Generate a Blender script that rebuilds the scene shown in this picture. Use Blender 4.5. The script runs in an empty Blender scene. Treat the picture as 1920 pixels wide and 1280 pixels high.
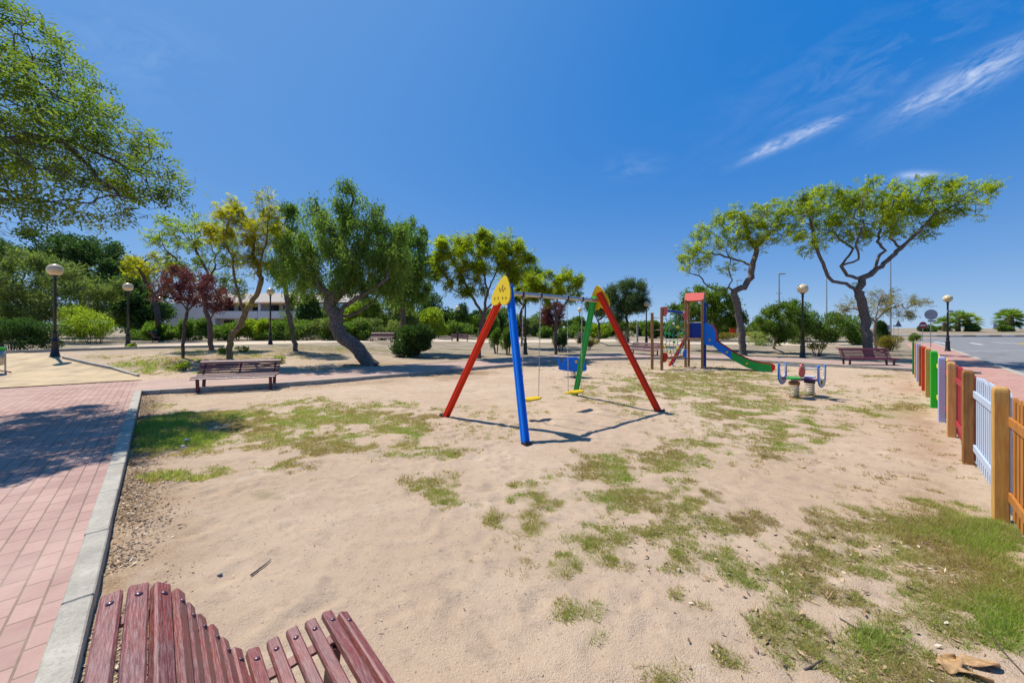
import bpy, math, random
import numpy as np
from mathutils import Vector, Matrix, Quaternion

random.seed(7)
RNG = np.random.default_rng(11)
SC = bpy.context.scene
COL = SC.collection

# ------------------------------------------------------------------ camera, sky, sun, exposure
F, EYE, PX0, HZ = 705.0, 1.78, 960.0, 612.0          # focal length and horizon in photograph pixels, eye height
cam = bpy.data.cameras.new('camera')
cam.sensor_width = 36.0
cam.lens = F / 1920 * 36
cam.shift_y = -(640 - HZ) / 1920
cam.clip_start, cam.clip_end = 0.05, 5000
camo = bpy.data.objects.new('camera', cam)
camo.location = (0, 0, EYE)
camo.rotation_euler = (math.radians(90), 0, 0)
COL.objects.link(camo)
SC.camera = camo

TO_SUN = Vector((-1.19, 0.83, 2.4)).normalized()
ELEV = math.asin(TO_SUN.z)
AZ = math.atan2(TO_SUN.x, TO_SUN.y)
world = bpy.data.worlds.new('World')
SC.world = world
world.use_nodes = True
wn, wl = world.node_tree.nodes, world.node_tree.links
wn.clear()


def wmath(op, a, b=None, c=None, clamp=False):
    n = wn.new('ShaderNodeMath')
    n.operation = op
    n.use_clamp = clamp
    for i, v in enumerate((a, b, c)):
        if v is None:
            continue
        if isinstance(v, (int, float)):
            n.inputs[i].default_value = v
        else:
            wl.new(v, n.inputs[i])
    return n.outputs[0]


SKY_STRENGTH = 0.10
EXPOSURE = 0.42
SKY_K = 1.0 / (SKY_STRENGTH * 2 ** EXPOSURE)
sky = wn.new('ShaderNodeTexSky')
sky.sky_type = 'NISHITA'
sky.sun_disc = False
sky.sun_elevation = ELEV
sky.sun_rotation = AZ
sky.altitude = 0
sky.air_density = 1.0
sky.dust_density = 0.0
sky.ozone_density = 3.0
tc = wn.new('ShaderNodeTexCoord')
sep = wn.new('ShaderNodeSeparateXYZ')
wl.new(tc.outputs['Generated'], sep.inputs[0])
yy = wmath('MAXIMUM', sep.outputs[1], 0.02)
# clear-sky gradient: paler towards the horizon and towards the sun
hor = wmath('EXPONENT', wmath('DIVIDE', wmath('MAXIMUM', sep.outputs[2], 0.0), -0.18))
csun = wmath('ADD', wmath('ADD', wmath('MULTIPLY', sep.outputs[0], TO_SUN.x), wmath('MULTIPLY', sep.outputs[1], TO_SUN.y)), wmath('MULTIPLY', sep.outputs[2], TO_SUN.z))
glow = wmath('POWER', wmath('MAXIMUM', csun, 0.0), 3.0)
grad = wn.new('ShaderNodeCombineXYZ')
for i_, (a_, b_, c_) in enumerate(((-0.030, 0.36, 0.19), (0.163, 0.37, 0.20), (0.640, 0.17, 0.10))):
    v_ = wmath('ADD', wmath('ADD', wmath('MULTIPLY', hor, b_), wmath('MULTIPLY', glow, c_)), a_)
    wl.new(wmath('MAXIMUM', wmath('MULTIPLY', v_, SKY_K), 0.0), grad.inputs[i_])
skmix = wn.new('ShaderNodeMixRGB')
skmix.inputs['Fac'].default_value = 0.88
wl.new(sky.outputs[0], skmix.inputs['Color1'])
wl.new(grad.outputs[0], skmix.inputs['Color2'])
cu = wmath('DIVIDE', sep.outputs[0], yy)
cv = wmath('DIVIDE', sep.outputs[2], yy)


def streak(u0, v0, ang, la, lb, seed, stretch, scale, gain, thr):
    """One wisp of cirrus on the sky: a soft ellipse times stretched noise."""
    ca, sa = math.cos(ang), math.sin(ang)
    du, dv = wmath('SUBTRACT', cu, u0), wmath('SUBTRACT', cv, v0)
    a = wmath('ADD', wmath('MULTIPLY', du, ca), wmath('MULTIPLY', dv, sa))
    b = wmath('SUBTRACT', wmath('MULTIPLY', dv, ca), wmath('MULTIPLY', du, sa))
    r2 = wmath('ADD', wmath('POWER', wmath('ABSOLUTE', wmath('DIVIDE', a, la)), 2.0),
               wmath('POWER', wmath('ABSOLUTE', wmath('DIVIDE', b, lb)), 2.0))
    env = wmath('EXPONENT', wmath('MULTIPLY', r2, -1.0))
    cb = wn.new('ShaderNodeCombineXYZ')
    wl.new(wmath('MULTIPLY', a, scale), cb.inputs[0])
    wl.new(wmath('MULTIPLY', b, scale * stretch), cb.inputs[1])
    cb.inputs[2].default_value = seed
    nz = wn.new('ShaderNodeTexNoise')
    nz.inputs['Scale'].default_value = 1.0
    nz.inputs['Detail'].default_value = 7.0
    nz.inputs['Roughness'].default_value = 0.66
    nz.inputs['Distortion'].default_value = 0.6
    wl.new(cb.outputs[0], nz.inputs['Vector'])
    m = wmath('MULTIPLY', wmath('SUBTRACT', nz.outputs['Fac'], thr), gain, clamp=False)
    return wmath('MULTIPLY', env, wmath('MAXIMUM', m, 0.0), clamp=True)


clouds = [streak(0.760, 0.505, 0.40, 0.13, 0.015, 3.1, 4.0, 10.0, 4.0, 0.36),
          streak(0.668, 0.470, 0.62, 0.035, 0.010, 1.7, 2.5, 14.0, 3.8, 0.30),
          streak(1.24, 0.672, 0.50, 0.21, 0.038, 8.4, 4.5, 8.0, 3.4, 0.36),
          streak(1.12, 0.615, 0.46, 0.12, 0.026, 2.2, 5.0, 11.0, 3.0, 0.36),
          streak(1.085, 0.402, 0.03, 0.055, 0.010, 5.5, 3.0, 10.0, 3.4, 0.30),
          streak(0.98, 0.70, 0.45, 0.40, 0.12, 6.6, 3.0, 4.0, 0.8, 0.45),
          streak(0.32, 0.42, 0.15, 0.08, 0.03, 9.1, 3.0, 8.0, 0.7, 0.42),
          streak(-1.0, 0.72, -0.35, 0.22, 0.10, 4.4, 3.0, 4.0, 0.6, 0.42)]
fac = clouds[0]
for c_ in clouds[1:]:
    fac = wmath('MAXIMUM', fac, c_)
fac = wmath('MULTIPLY', fac, 0.62, clamp=True)
mx = wn.new('ShaderNodeMixRGB')
wl.new(fac, mx.inputs['Fac'])
wl.new(skmix.outputs[0], mx.inputs['Color1'])
mx.inputs['Color2'].default_value = (6.0, 6.6, 7.8, 1)
bg = wn.new('ShaderNodeBackground')
bg.inputs['Strength'].default_value = SKY_STRENGTH
wl.new(mx.outputs[0], bg.inputs['Color'])
wo = wn.new('ShaderNodeOutputWorld')
wl.new(bg.outputs[0], wo.inputs['Surface'])

sl = bpy.data.lights.new('sun', 'SUN')
sl.energy = 5.0
sl.angle = math.radians(0.53)
sl.color = (1.0, 0.945, 0.85)
so = bpy.data.objects.new('sun', sl)
so.rotation_euler = (-TO_SUN).to_track_quat('-Z', 'Y').to_euler()
so.location = (-20, 20, 40)
COL.objects.link(so)
SC.view_settings.view_transform = 'Standard'
SC.view_settings.look = 'None'
SC.view_settings.exposure = EXPOSURE
SC.view_settings.gamma = 1.0
SC.view_settings.use_curve_mapping = False
SC.render.engine = 'CYCLES'
SC.cycles.use_denoising = True
SC.cycles.max_bounces = 6
SC.cycles.transparent_max_bounces = 8
SC.cycles.sample_clamp_indirect = 6


# ------------------------------------------------------------------ terrain and placing
def ss(a, b, x):
    t = np.clip((np.asarray(x, float) - a) / (b - a), 0, 1)
    return t * t * (3 - 2 * t)


def vnoise(x, y, seed=0):
    x = np.asarray(x, float)
    y = np.asarray(y, float)
    xi, yi = np.floor(x), np.floor(y)
    fx, fy = x - xi, y - yi
    fx = fx * fx * (3 - 2 * fx)
    fy = fy * fy * (3 - 2 * fy)

    def hsh(a, b):
        v = np.sin(a * 127.1 + b * 311.7 + seed * 74.7) * 43758.5453
        return v - np.floor(v)
    return (hsh(xi, yi) * (1 - fx) + hsh(xi + 1, yi) * fx) * (1 - fy) + (hsh(xi, yi + 1) * (1 - fx) + hsh(xi + 1, yi + 1) * fx) * fy


def fbm(x, y, seed=0, octv=4):
    s, a, t = 0, 0.5, 0
    for k in range(octv):
        s = s + a * vnoise(np.asarray(x) * 2 ** k, np.asarray(y) * 2 ** k, seed + k)
        t += a
        a *= 0.55
    return s / t


def height(x, y):
    x = np.asarray(x, float)
    y = np.asarray(y, float)
    z = 0.5 * ss(-3, -14, x) * ss(12.5, 17, y)
    s = x - y - 4.95
    z = z - 0.17 * ss(0, 0.25, s) * (1 - ss(68, 70, y))
    z = z + 0.75 * ss(72, 108, y) * ss(30, 62, x)
    z = z - 3.0 * ss(118, 150, y)
    return z


def G(px, py, dz=0.0):
    """Ground point seen at a pixel of the photograph."""
    z = 0.0
    for _ in range(30):
        d = F * (EYE - z - dz) / max(py - HZ, 0.5)
        x = (px - PX0) / F * d
        z = 0.5 * z + 0.5 * float(height(x, d))
    return Vector((x, d, z + dz))


def W(px, py, d):
    return Vector(((px - PX0) / F * d, d, EYE + (HZ - py) / F * d))


# ------------------------------------------------------------------ materials
def new_mat(name):
    m = bpy.data.materials.new(name)
    m.use_nodes = True
    nt = m.node_tree
    nt.nodes.clear()
    out = nt.nodes.new('ShaderNodeOutputMaterial')
    b = nt.nodes.new('ShaderNodeBsdfPrincipled')
    nt.links.new(b.outputs[0], out.inputs['Surface'])
    return m, nt, b, out


def noise_node(nt, scale, detail=4, rough=0.55, vec=None, mapscale=None):
    n = nt.nodes.new('ShaderNodeTexNoise')
    n.inputs['Scale'].default_value = scale
    n.inputs['Detail'].default_value = detail
    n.inputs['Roughness'].default_value = rough
    if vec is None:
        t = nt.nodes.new('ShaderNodeTexCoord')
        vec = t.outputs['Object']
    if mapscale:
        mp = nt.nodes.new('ShaderNodeMapping')
        mp.inputs['Scale'].default_value = mapscale
        nt.links.new(vec, mp.inputs['Vector'])
        vec = mp.outputs[0]
    nt.links.new(vec, n.inputs['Vector'])
    return n.outputs['Fac']


def ramp(nt, fac, stops):
    r = nt.nodes.new('ShaderNodeValToRGB')
    els = r.color_ramp.elements
    while len(els) < len(stops):
        els.new(0.5)
    for e, (p, c) in zip(els, stops):
        e.position = p
        e.color = (c, c, c, 1) if isinstance(c, (int, float)) else (*c, 1)
    nt.links.new(fac, r.inputs['Fac'])
    return r.outputs[0]


def mixc(nt, fac, a, b, mode='MIX'):
    m = nt.nodes.new('ShaderNodeMixRGB')
    m.blend_type = mode
    for sock, v in ((m.inputs['Fac'], fac), (m.inputs['Color1'], a), (m.inputs['Color2'], b)):
        if isinstance(v, (int, float)):
            sock.default_value = v
        elif isinstance(v, tuple):
            sock.default_value = (*v, 1)
        else:
            nt.links.new(v, sock)
    return m.outputs[0]


def bump(nt, b, h, strength=0.3, dist=0.01):
    n = nt.nodes.new('ShaderNodeBump')
    n.inputs['Strength'].default_value = strength
    n.inputs['Distance'].default_value = dist
    nt.links.new(h, n.inputs['Height'])
    nt.links.new(n.outputs[0], b.inputs['Normal'])


def basic(name, c1, c2=None, scale=8.0, rough=0.5, metal=0.0, mapscale=None, bmp=0.0, bdist=0.005, lo=0.35, hi=0.65, spec=0.5):
    m, nt, b, _ = new_mat(name)
    c2 = c2 or tuple(v * 0.75 for v in c1)
    f = noise_node(nt, scale, 5, 0.6, mapscale=mapscale)
    col = ramp(nt, f, [(lo, c2), (hi, c1)])
    nt.links.new(col, b.inputs['Base Color'])
    b.inputs['Roughness'].default_value = rough
    b.inputs['Metallic'].default_value = metal
    b.inputs['Specular IOR Level'].default_value = spec
    if bmp:
        bump(nt, b, f, bmp, bdist)
    return m


def leafmat(name, dark, light, trans=0.45, warm=1.14):
    """Leaf faces: colour varies leaf by leaf, light comes through from behind."""
    m, nt, b, out = new_mat(name)
    at = nt.nodes.new('ShaderNodeAttribute')
    at.attribute_name = 'tint'
    col = ramp(nt, at.outputs['Fac'], [(0.0, dark), (0.55, tuple(0.5 * (a + c) for a, c in zip(dark, light))), (1.0, light)])
    nt.links.new(col, b.inputs['Base Color'])
    b.inputs['Roughness'].default_value = 0.65
    b.inputs['Specular IOR Level'].default_value = 0.12
    tr = nt.nodes.new('ShaderNodeBsdfTranslucent')
    tcol = mixc(nt, 1.0, col, (1.08 * warm, 1.5, 0.75), 'MULTIPLY')
    nt.links.new(tcol, tr.inputs['Color'])
    mxs = nt.nodes.new('ShaderNodeMixShader')
    mxs.inputs[0].default_value = trans
    nt.links.new(b.outputs[0], mxs.inputs[1])
    nt.links.new(tr.outputs[0], mxs.inputs[2])
    nt.links.new(mxs.outputs[0], out.inputs['Surface'])
    return m


M = {}
M['leaf_acacia'] = leafmat('acacia_leaf', (0.078, 0.140, 0.016), (0.45, 0.45, 0.017), 0.52)
M['leaf_canopy'] = leafmat('feathery_leaf', (0.024, 0.076, 0.034), (0.31, 0.34, 0.024), 0.48)
M['leaf_pepper'] = leafmat('pepper_leaf', (0.042, 0.105, 0.024), (0.30, 0.38, 0.072), 0.48)
M['leaf_yellow'] = leafmat('yellow_leaf', (0.11, 0.13, 0.014), (0.66, 0.53, 0.022), 0.52)
M['leaf_plum'] = leafmat('plum_leaf', (0.060, 0.020, 0.034), (0.21, 0.070, 0.088), 0.36, 1.5)
M['leaf_pine'] = leafmat('pine_needle', (0.036, 0.068, 0.030), (0.15, 0.20, 0.080), 0.36)
M['leaf_dark'] = leafmat('dark_leaf', (0.020, 0.050, 0.018), (0.105, 0.170, 0.042), 0.36)
M['leaf_olive'] = leafmat('olive_leaf', (0.070, 0.105, 0.030), (0.28, 0.31, 0.095), 0.45)
M['leaf_lime'] = leafmat('lime_leaf', (0.11, 0.165, 0.016), (0.40, 0.44, 0.040), 0.5)
M['leaf_mid'] = leafmat('mid_green_leaf', (0.050, 0.100, 0.020), (0.22, 0.30, 0.050), 0.45)
M['leaf_grey'] = leafmat('greyish_leaf', (0.10, 0.105, 0.085), (0.25, 0.25, 0.21), 0.25)
M['leaf_dry'] = leafmat('dry_leaf_spray', (0.10, 0.085, 0.020), (0.36, 0.27, 0.050), 0.42)
M['bark_grey'] = basic('grey_bark', (0.20, 0.165, 0.14), (0.055, 0.042, 0.036), 9, 0.9, mapscale=(3, 3, 0.7), bmp=0.9, bdist=0.03)
M['bark_dark'] = basic('dark_bark', (0.135, 0.098, 0.080), (0.035, 0.025, 0.022), 8, 0.9, mapscale=(3, 3, 0.7), bmp=0.9, bdist=0.03)
M['bark_moss'] = basic('mossy_bark', (0.25, 0.185, 0.075), (0.10, 0.075, 0.045), 7, 0.95, mapscale=(2, 2, 1), bmp=0.9, bdist=0.03)
M['bark_red'] = basic('reddish_bark', (0.20, 0.125, 0.09), (0.07, 0.045, 0.035), 8, 0.9, mapscale=(3, 3, 0.7), bmp=0.9, bdist=0.03)
M['bark_pale'] = basic('pale_bark', (0.36, 0.28, 0.20), (0.19, 0.14, 0.10), 8, 0.9, bmp=0.6, bdist=0.02)


def painted(name, c, wear=0.55, rough=0.42, scale=6.0):
    """Paint on wood or metal with faded and rubbed spots."""
    m, nt, b, _ = new_mat(name)
    f = noise_node(nt, scale, 6, 0.65)
    f2 = noise_node(nt, scale * 9, 4, 0.6)
    faded = tuple(min(0.8, v * 0.88 + 0.008) for v in c)
    b.inputs['Specular IOR Level'].default_value = 0.2
    col = mixc(nt, ramp(nt, f, [(wear, 0.0), (min(1, wear + 0.16), 0.75)]), c, faded)
    col = mixc(nt, ramp(nt, f2, [(0.66, 0.0), (0.74, 0.5)]), col, tuple(v * 0.45 + 0.02 for v in c))
    f3 = noise_node(nt, scale * 4.5, 7, 0.75)
    col = mixc(nt, ramp(nt, f3, [(0.64, 0.0), (0.67, 0.55)]), col, tuple(0.5 * v + 0.17 for v in c))
    nt.links.new(col, b.inputs['Base Color'])
    nt.links.new(ramp(nt, f2, [(0.3, rough - 0.08), (0.7, rough + 0.2)]), b.inputs['Roughness'])
    bump(nt, b, f2, 0.12, 0.003)
    return m


M['red'] = painted('red_paint', (0.66, 0.030, 0.005))
M['blue'] = painted('blue_paint', (0.008, 0.17, 0.66))
M['navy'] = painted('deep_blue_paint', (0.016, 0.060, 0.36))
M['green'] = painted('green_paint', (0.020, 0.33, 0.060))
M['yellow'] = painted('yellow_paint', (0.72, 0.50, 0.020))
M['coral'] = painted('faded_red_paint', (0.62, 0.105, 0.085))
M['purple'] = painted('purple_paint', (0.09, 0.03, 0.15))
M['pink'] = painted('pink_paint', (0.60, 0.22, 0.34))
M['pale_panel'] = painted('pale_grey_panel', (0.46, 0.47, 0.58))
M['steel'] = basic('galvanised_steel', (0.55, 0.54, 0.52), (0.36, 0.35, 0.33), 20, 0.38, 0.85)
M['dark_steel'] = basic('dark_steel', (0.045, 0.045, 0.05), (0.025, 0.025, 0.028), 20, 0.45, 0.5)
M['lamp_iron'] = basic('black_lamp_iron', (0.020, 0.023, 0.022), (0.010, 0.012, 0.012), 14, 0.38, 0.2)
M['wood_post'] = basic('brown_post_wood', (0.37, 0.185, 0.060), (0.22, 0.095, 0.030), 12, 0.6, mapscale=(4, 4, 0.4), bmp=0.3, bdist=0.004)
M['wood_tan'] = basic('tan_fence_wood', (0.56, 0.32, 0.085), (0.42, 0.215, 0.05), 9, 0.55, mapscale=(5, 5, 0.5), bmp=0.4, bdist=0.003)
M['wood_peach'] = basic('peach_fence_wood', (0.58, 0.33, 0.12), (0.45, 0.24, 0.075), 9, 0.55, mapscale=(5, 5, 0.5), bmp=0.3, bdist=0.003)
M['wood_brown'] = basic('brown_fence_wood', (0.31, 0.135, 0.028), (0.20, 0.075, 0.014), 9, 0.55, mapscale=(5, 5, 0.5), bmp=0.4, bdist=0.003)
M['wood_orange'] = basic('orange_fence_wood', (0.44, 0.175, 0.028), (0.30, 0.105, 0.016), 9, 0.55, mapscale=(5, 5, 0.5), bmp=0.4, bdist=0.003)
M['fence_red'] = painted('fence_red', (0.52, 0.045, 0.020))
M['fence_burgundy'] = painted('fence_burgundy', (0.33, 0.030, 0.040))
M['fence_lilac'] = painted('fence_lilac', (0.36, 0.37, 0.56))
M['fence_sky'] = painted('fence_pale_blue', (0.40, 0.47, 0.60))
M['fence_green'] = painted('fence_green', (0.015, 0.36, 0.030))
M['fence_teal'] = painted('fence_dark_green', (0.010, 0.17, 0.070))
M['fence_yellow'] = painted('fence_yellow', (0.72, 0.55, 0.02))
def concrete_mat():
    m, nt, b, _ = new_mat('kerb_concrete')
    g1, g2, g3 = noise_node(nt, 4, 6, 0.7), noise_node(nt, 55, 4, 0.7), noise_node(nt, 160, 2, 0.6)
    col = mixc(nt, ramp(nt, g1, [(0.35, 0.0), (0.68, 1.0)]), (0.27, 0.245, 0.20), (0.43, 0.395, 0.325))
    col = mixc(nt, ramp(nt, g2, [(0.35, 0.55), (0.5, 0.0)]), col, (0.20, 0.18, 0.15))
    col = mixc(nt, ramp(nt, g3, [(0.60, 0.0), (0.70, 0.5)]), col, (0.55, 0.52, 0.46))
    nt.links.new(col, b.inputs['Base Color'])
    b.inputs['Roughness'].default_value = 0.92
    bump(nt, b, mixc(nt, 0.5, g2, g3), 0.7, 0.008)
    return m


M['concrete'] = concrete_mat()
M['white_wall'] = basic('white_render', (0.80, 0.76, 0.72), (0.74, 0.70, 0.66), 1.2, 0.9)
M['roof'] = basic('grey_brown_roof', (0.36, 0.31, 0.27), (0.25, 0.215, 0.185), 6, 0.9)
M['window'] = basic('window_glass', (0.035, 0.045, 0.06), (0.02, 0.025, 0.035), 3, 0.15)
M['shutter'] = basic('brown_shutter', (0.14, 0.10, 0.08), None, 8, 0.7)
M['orange_awning'] = basic('orange_awning', (0.52, 0.26, 0.10), None, 8, 0.8)
M['dark_hole'] = basic('shaded_interior', (0.06, 0.05, 0.045), None, 2, 0.9)


def bench_wood(name, base, worn, amount):
    m, nt, b, _ = new_mat(name)
    grain = noise_node(nt, 9, 6, 0.7, mapscale=(0.9, 16, 16))
    fine = noise_node(nt, 22, 5, 0.75, mapscale=(0.8, 14, 14))
    blot = noise_node(nt, 5, 4, 0.6)
    col = mixc(nt, ramp(nt, blot, [(0.35, 0.0), (0.7, 1.0)]), base, tuple(a * k for a, k in zip(base, (1.45, 0.8, 0.6))))
    col = mixc(nt, ramp(nt, grain, [(0.38, 0.65), (0.52, 0.0)]), col, tuple(v * 0.35 for v in base))
    col = mixc(nt, ramp(nt, fine, [(0.60 - amount * 0.12, 0.0), (0.75, 0.8)]), col, worn)
    nt.links.new(col, b.inputs['Base Color'])
    nt.links.new(ramp(nt, fine, [(0.3, 0.33), (0.7, 0.68)]), b.inputs['Roughness'])
    bump(nt, b, mixc(nt, 0.5, grain, fine), 0.55, 0.004)
    return m


M['bench_near'] = bench_wood('weathered_burgundy_slat', (0.140, 0.036, 0.038), (0.36, 0.24, 0.225), 1.15)
M['bench_far'] = bench_wood('burgundy_slat', (0.092, 0.022, 0.042), (0.15, 0.07, 0.09), 0.3)
M['bolt'] = basic('painted_bolt', (0.16, 0.08, 0.10), (0.08, 0.04, 0.05), 60, 0.3, 0.3)

# globe of a lamp: cream opal plastic, mottled with tan
M['globe'] = basic('cream_globe', (0.66, 0.54, 0.34), (0.56, 0.43, 0.24), 3, 0.25)


# ------------------------------------------------------------------ mesh helpers
class MB:
    """Collects shapes and links them as one mesh object."""

    def __init__(self):
        self.v, self.f, self.s, self.mi = [], [], [], []
        self.cur = 0

    def add(self, verts, faces, smooth=False):
        o = len(self.v)
        self.v += [tuple(p) for p in verts]
        for f in faces:
            self.f.append([o + i for i in f])
            self.s.append(smooth)
            self.mi.append(self.cur)

    def box(self, c, size, rot=None, bev=0.0):
        c = Vector(c)
        hx, hy, hz = (s / 2 for s in size)
        R = rot if rot is not None else Matrix.Identity(3)
        if bev <= 0:
            vs = [c + R @ Vector((x * hx, y * hy, z * hz)) for x in (-1, 1) for y in (-1, 1) for z in (-1, 1)]
            self.add(vs, [(0, 1, 3, 2), (4, 6, 7, 5), (0, 4, 5, 1), (2, 3, 7, 6), (0, 2, 6, 4), (1, 5, 7, 3)])
            return
        # bevelled: octagonal section along x, chamfered ends
        b = min(bev, hy * 0.9, hz * 0.9, hx * 0.9)
        sec = [(hy - b, -hz), (hy, -hz + b), (hy, hz - b), (hy - b, hz), (-hy + b, hz), (-hy, hz - b), (-hy, -hz + b), (-hy + b, -hz)]
        rings = []
        for x, k in ((-hx, 1), (-hx + b, 0), (hx - b, 0), (hx, 1)):
            rings.append([Vector((x, y * (1 - k * b / hy), z * (1 - k * b / hz))) for y, z in sec])
        vs = [c + R @ p for r in rings for p in r]
        fs = []
        for i in range(3):
            for j in range(8):
                a, d = i * 8 + j, i * 8 + (j + 1) % 8
                fs.append((a, d, d + 8, a + 8))
        fs.append(tuple(range(7, -1, -1)))
        fs.append(tuple(range(24, 32)))
        self.add(vs, fs)

    def tube(self, pts, rad, n=8, caps=True, smooth=True, star=0.0):
        pts = [Vector(p) for p in pts]
        rad = rad if isinstance(rad, (list, tuple)) else [rad] * len(pts)
        t0 = (pts[1] - pts[0]).normalized()
        u = t0.orthogonal().normalized()
        vs = []
        for i, p in enumerate(pts):
            t = (pts[min(i + 1, len(pts) - 1)] - pts[max(i - 1, 0)]).normalized()
            u = (u - t * u.dot(t)).normalized()
            w = t.cross(u)
            for k in range(n):
                a = 2 * math.pi * k / n
                r = rad[i] * (1 - star * (k % 2))
                vs.append(p + (u * math.cos(a) + w * math.sin(a)) * r)
        fs = []
        for i in range(len(pts) - 1):
            for k in range(n):
                a, b = i * n + k, i * n + (k + 1) % n
                fs.append((a, b, b + n, a + n))
        self.add(vs, fs, smooth)
        if caps:
            m = len(pts) - 1
            self.add(vs[:n], [tuple(range(n - 1, -1, -1))])
            self.add(vs[m * n:], [tuple(range(n))])

    def lathe(self, prof, n=16, c=(0, 0, 0), smooth=True, R=None):
        c = Vector(c)
        R = R if R is not None else Matrix.Identity(3)
        vs = [c + R @ Vector((r * math.cos(2 * math.pi * k / n), r * math.sin(2 * math.pi * k / n), z)) for r, z in prof for k in range(n)]
        fs = []
        for i in range(len(prof) - 1):
            for k in range(n):
                a, b = i * n + k, i * n + (k + 1) % n
                fs.append((a, b, b + n, a + n))
        fs.append(tuple(range(n - 1, -1, -1)))
        fs.append(tuple((len(prof) - 1) * n + k for k in range(n)))
        self.add(vs, fs, smooth)

    def ball(self, c, r, n=16, m=10, squash=1.0):
        prof = [(max(1e-4, r * math.sin(math.pi * i / m)), -r * squash * math.cos(math.pi * i / m)) for i in range(m + 1)]
        self.lathe(prof, n, c)

    def prism(self, outline, thick, o, ux, uy):
        """A flat shape of real thickness: 2D outline in the plane (ux, uy) at o."""
        o, ux, uy = Vector(o), Vector(ux).normalized(), Vector(uy).normalized()
        nz = ux.cross(uy).normalized()
        n = len(outline)
        vs = [o + ux * x + uy * y - nz * thick / 2 for x, y in outline] + [o + ux * x + uy * y + nz * thick / 2 for x, y in outline]
        fs = [tuple(range(n - 1, -1, -1)), tuple(range(n, 2 * n))]
        fs += [(i, (i + 1) % n, n + (i + 1) % n, n + i) for i in range(n)]
        self.add(vs, fs)

    def build(self, name, mat, parent=None, origin=None):
        me = bpy.data.meshes.new(name)
        o = Vector(origin) if origin is not None else Vector((0, 0, 0))
        me.from_pydata([(p[0] - o.x, p[1] - o.y, p[2] - o.z) for p in self.v], [], self.f)
        mats = mat if isinstance(mat, (list, tuple)) else [mat]
        for m in mats:
            me.materials.append(m)
        me.polygons.foreach_set('use_smooth', self.s)
        me.polygons.foreach_set('material_index', self.mi)
        me.update()
        ob = bpy.data.objects.new(name, me)
        COL.objects.link(ob)
        if parent is not None:
            ob.parent = parent
        elif origin is not None:
            ob.location = o
        return ob


def np_mesh(name, verts, nper, mat, parent=None, tint=None, origin=None, smooth=False):
    """Many faces of nper corners each, from an array (N*nper, 3)."""
    nv = len(verts)
    nf = nv // nper
    me = bpy.data.meshes.new(name)
    v = np.asarray(verts, np.float32)
    if origin is not None:
        v = v - np.asarray(origin, np.float32)
    me.vertices.add(nv)
    me.vertices.foreach_set('co', v.ravel())
    me.loops.add(nv)
    me.loops.foreach_set('vertex_index', np.arange(nv, dtype=np.int32))
    me.polygons.add(nf)
    me.polygons.foreach_set('loop_start', np.arange(0, nv, nper, dtype=np.int32))
    me.materials.append(mat)
    if tint is not None:
        at = me.attributes.new('tint', 'FLOAT', 'POINT')
        at.data.foreach_set('value', np.repeat(np.asarray(tint, np.float32), nper))
    me.update(calc_edges=True)
    ob = bpy.data.objects.new(name, me)
    COL.objects.link(ob)
    if parent is not None:
        ob.parent = parent
    elif origin is not None:
        ob.location = origin
    return ob


def tag(o, label=None, cat=None, group=None, kind=None):
    if label:
        o['label'] = label
    if cat:
        o['category'] = cat
    if group:
        o['group'] = group
    if kind:
        o['kind'] = kind
    return o


def thing(name, loc, label, cat, group=None, rz=0.0):
    o = bpy.data.objects.new(name, None)
    o.empty_display_size = 0.2
    o.location = loc
    o.rotation_euler = (0, 0, rz)
    COL.objects.link(o)
    return tag(o, label, cat, group)


def copy_thing(src, loc, label, rz=None, scale=None):
    c = src.copy()
    COL.objects.link(c)
    c.location = loc
    if rz is not None:
        c.rotation_euler = (0, 0, rz)
    if scale is not None:
        c.scale = scale
    c['label'] = label
    kids = [o for o in list(COL.objects) if o.parent == src]
    for k in kids:
        k2 = k.copy()
        COL.objects.link(k2)
        k2.parent = c
        for g in [o for o in list(COL.objects) if o.parent == k]:
            g2 = g.copy()
            COL.objects.link(g2)
            g2.parent = k2
    return c


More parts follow.
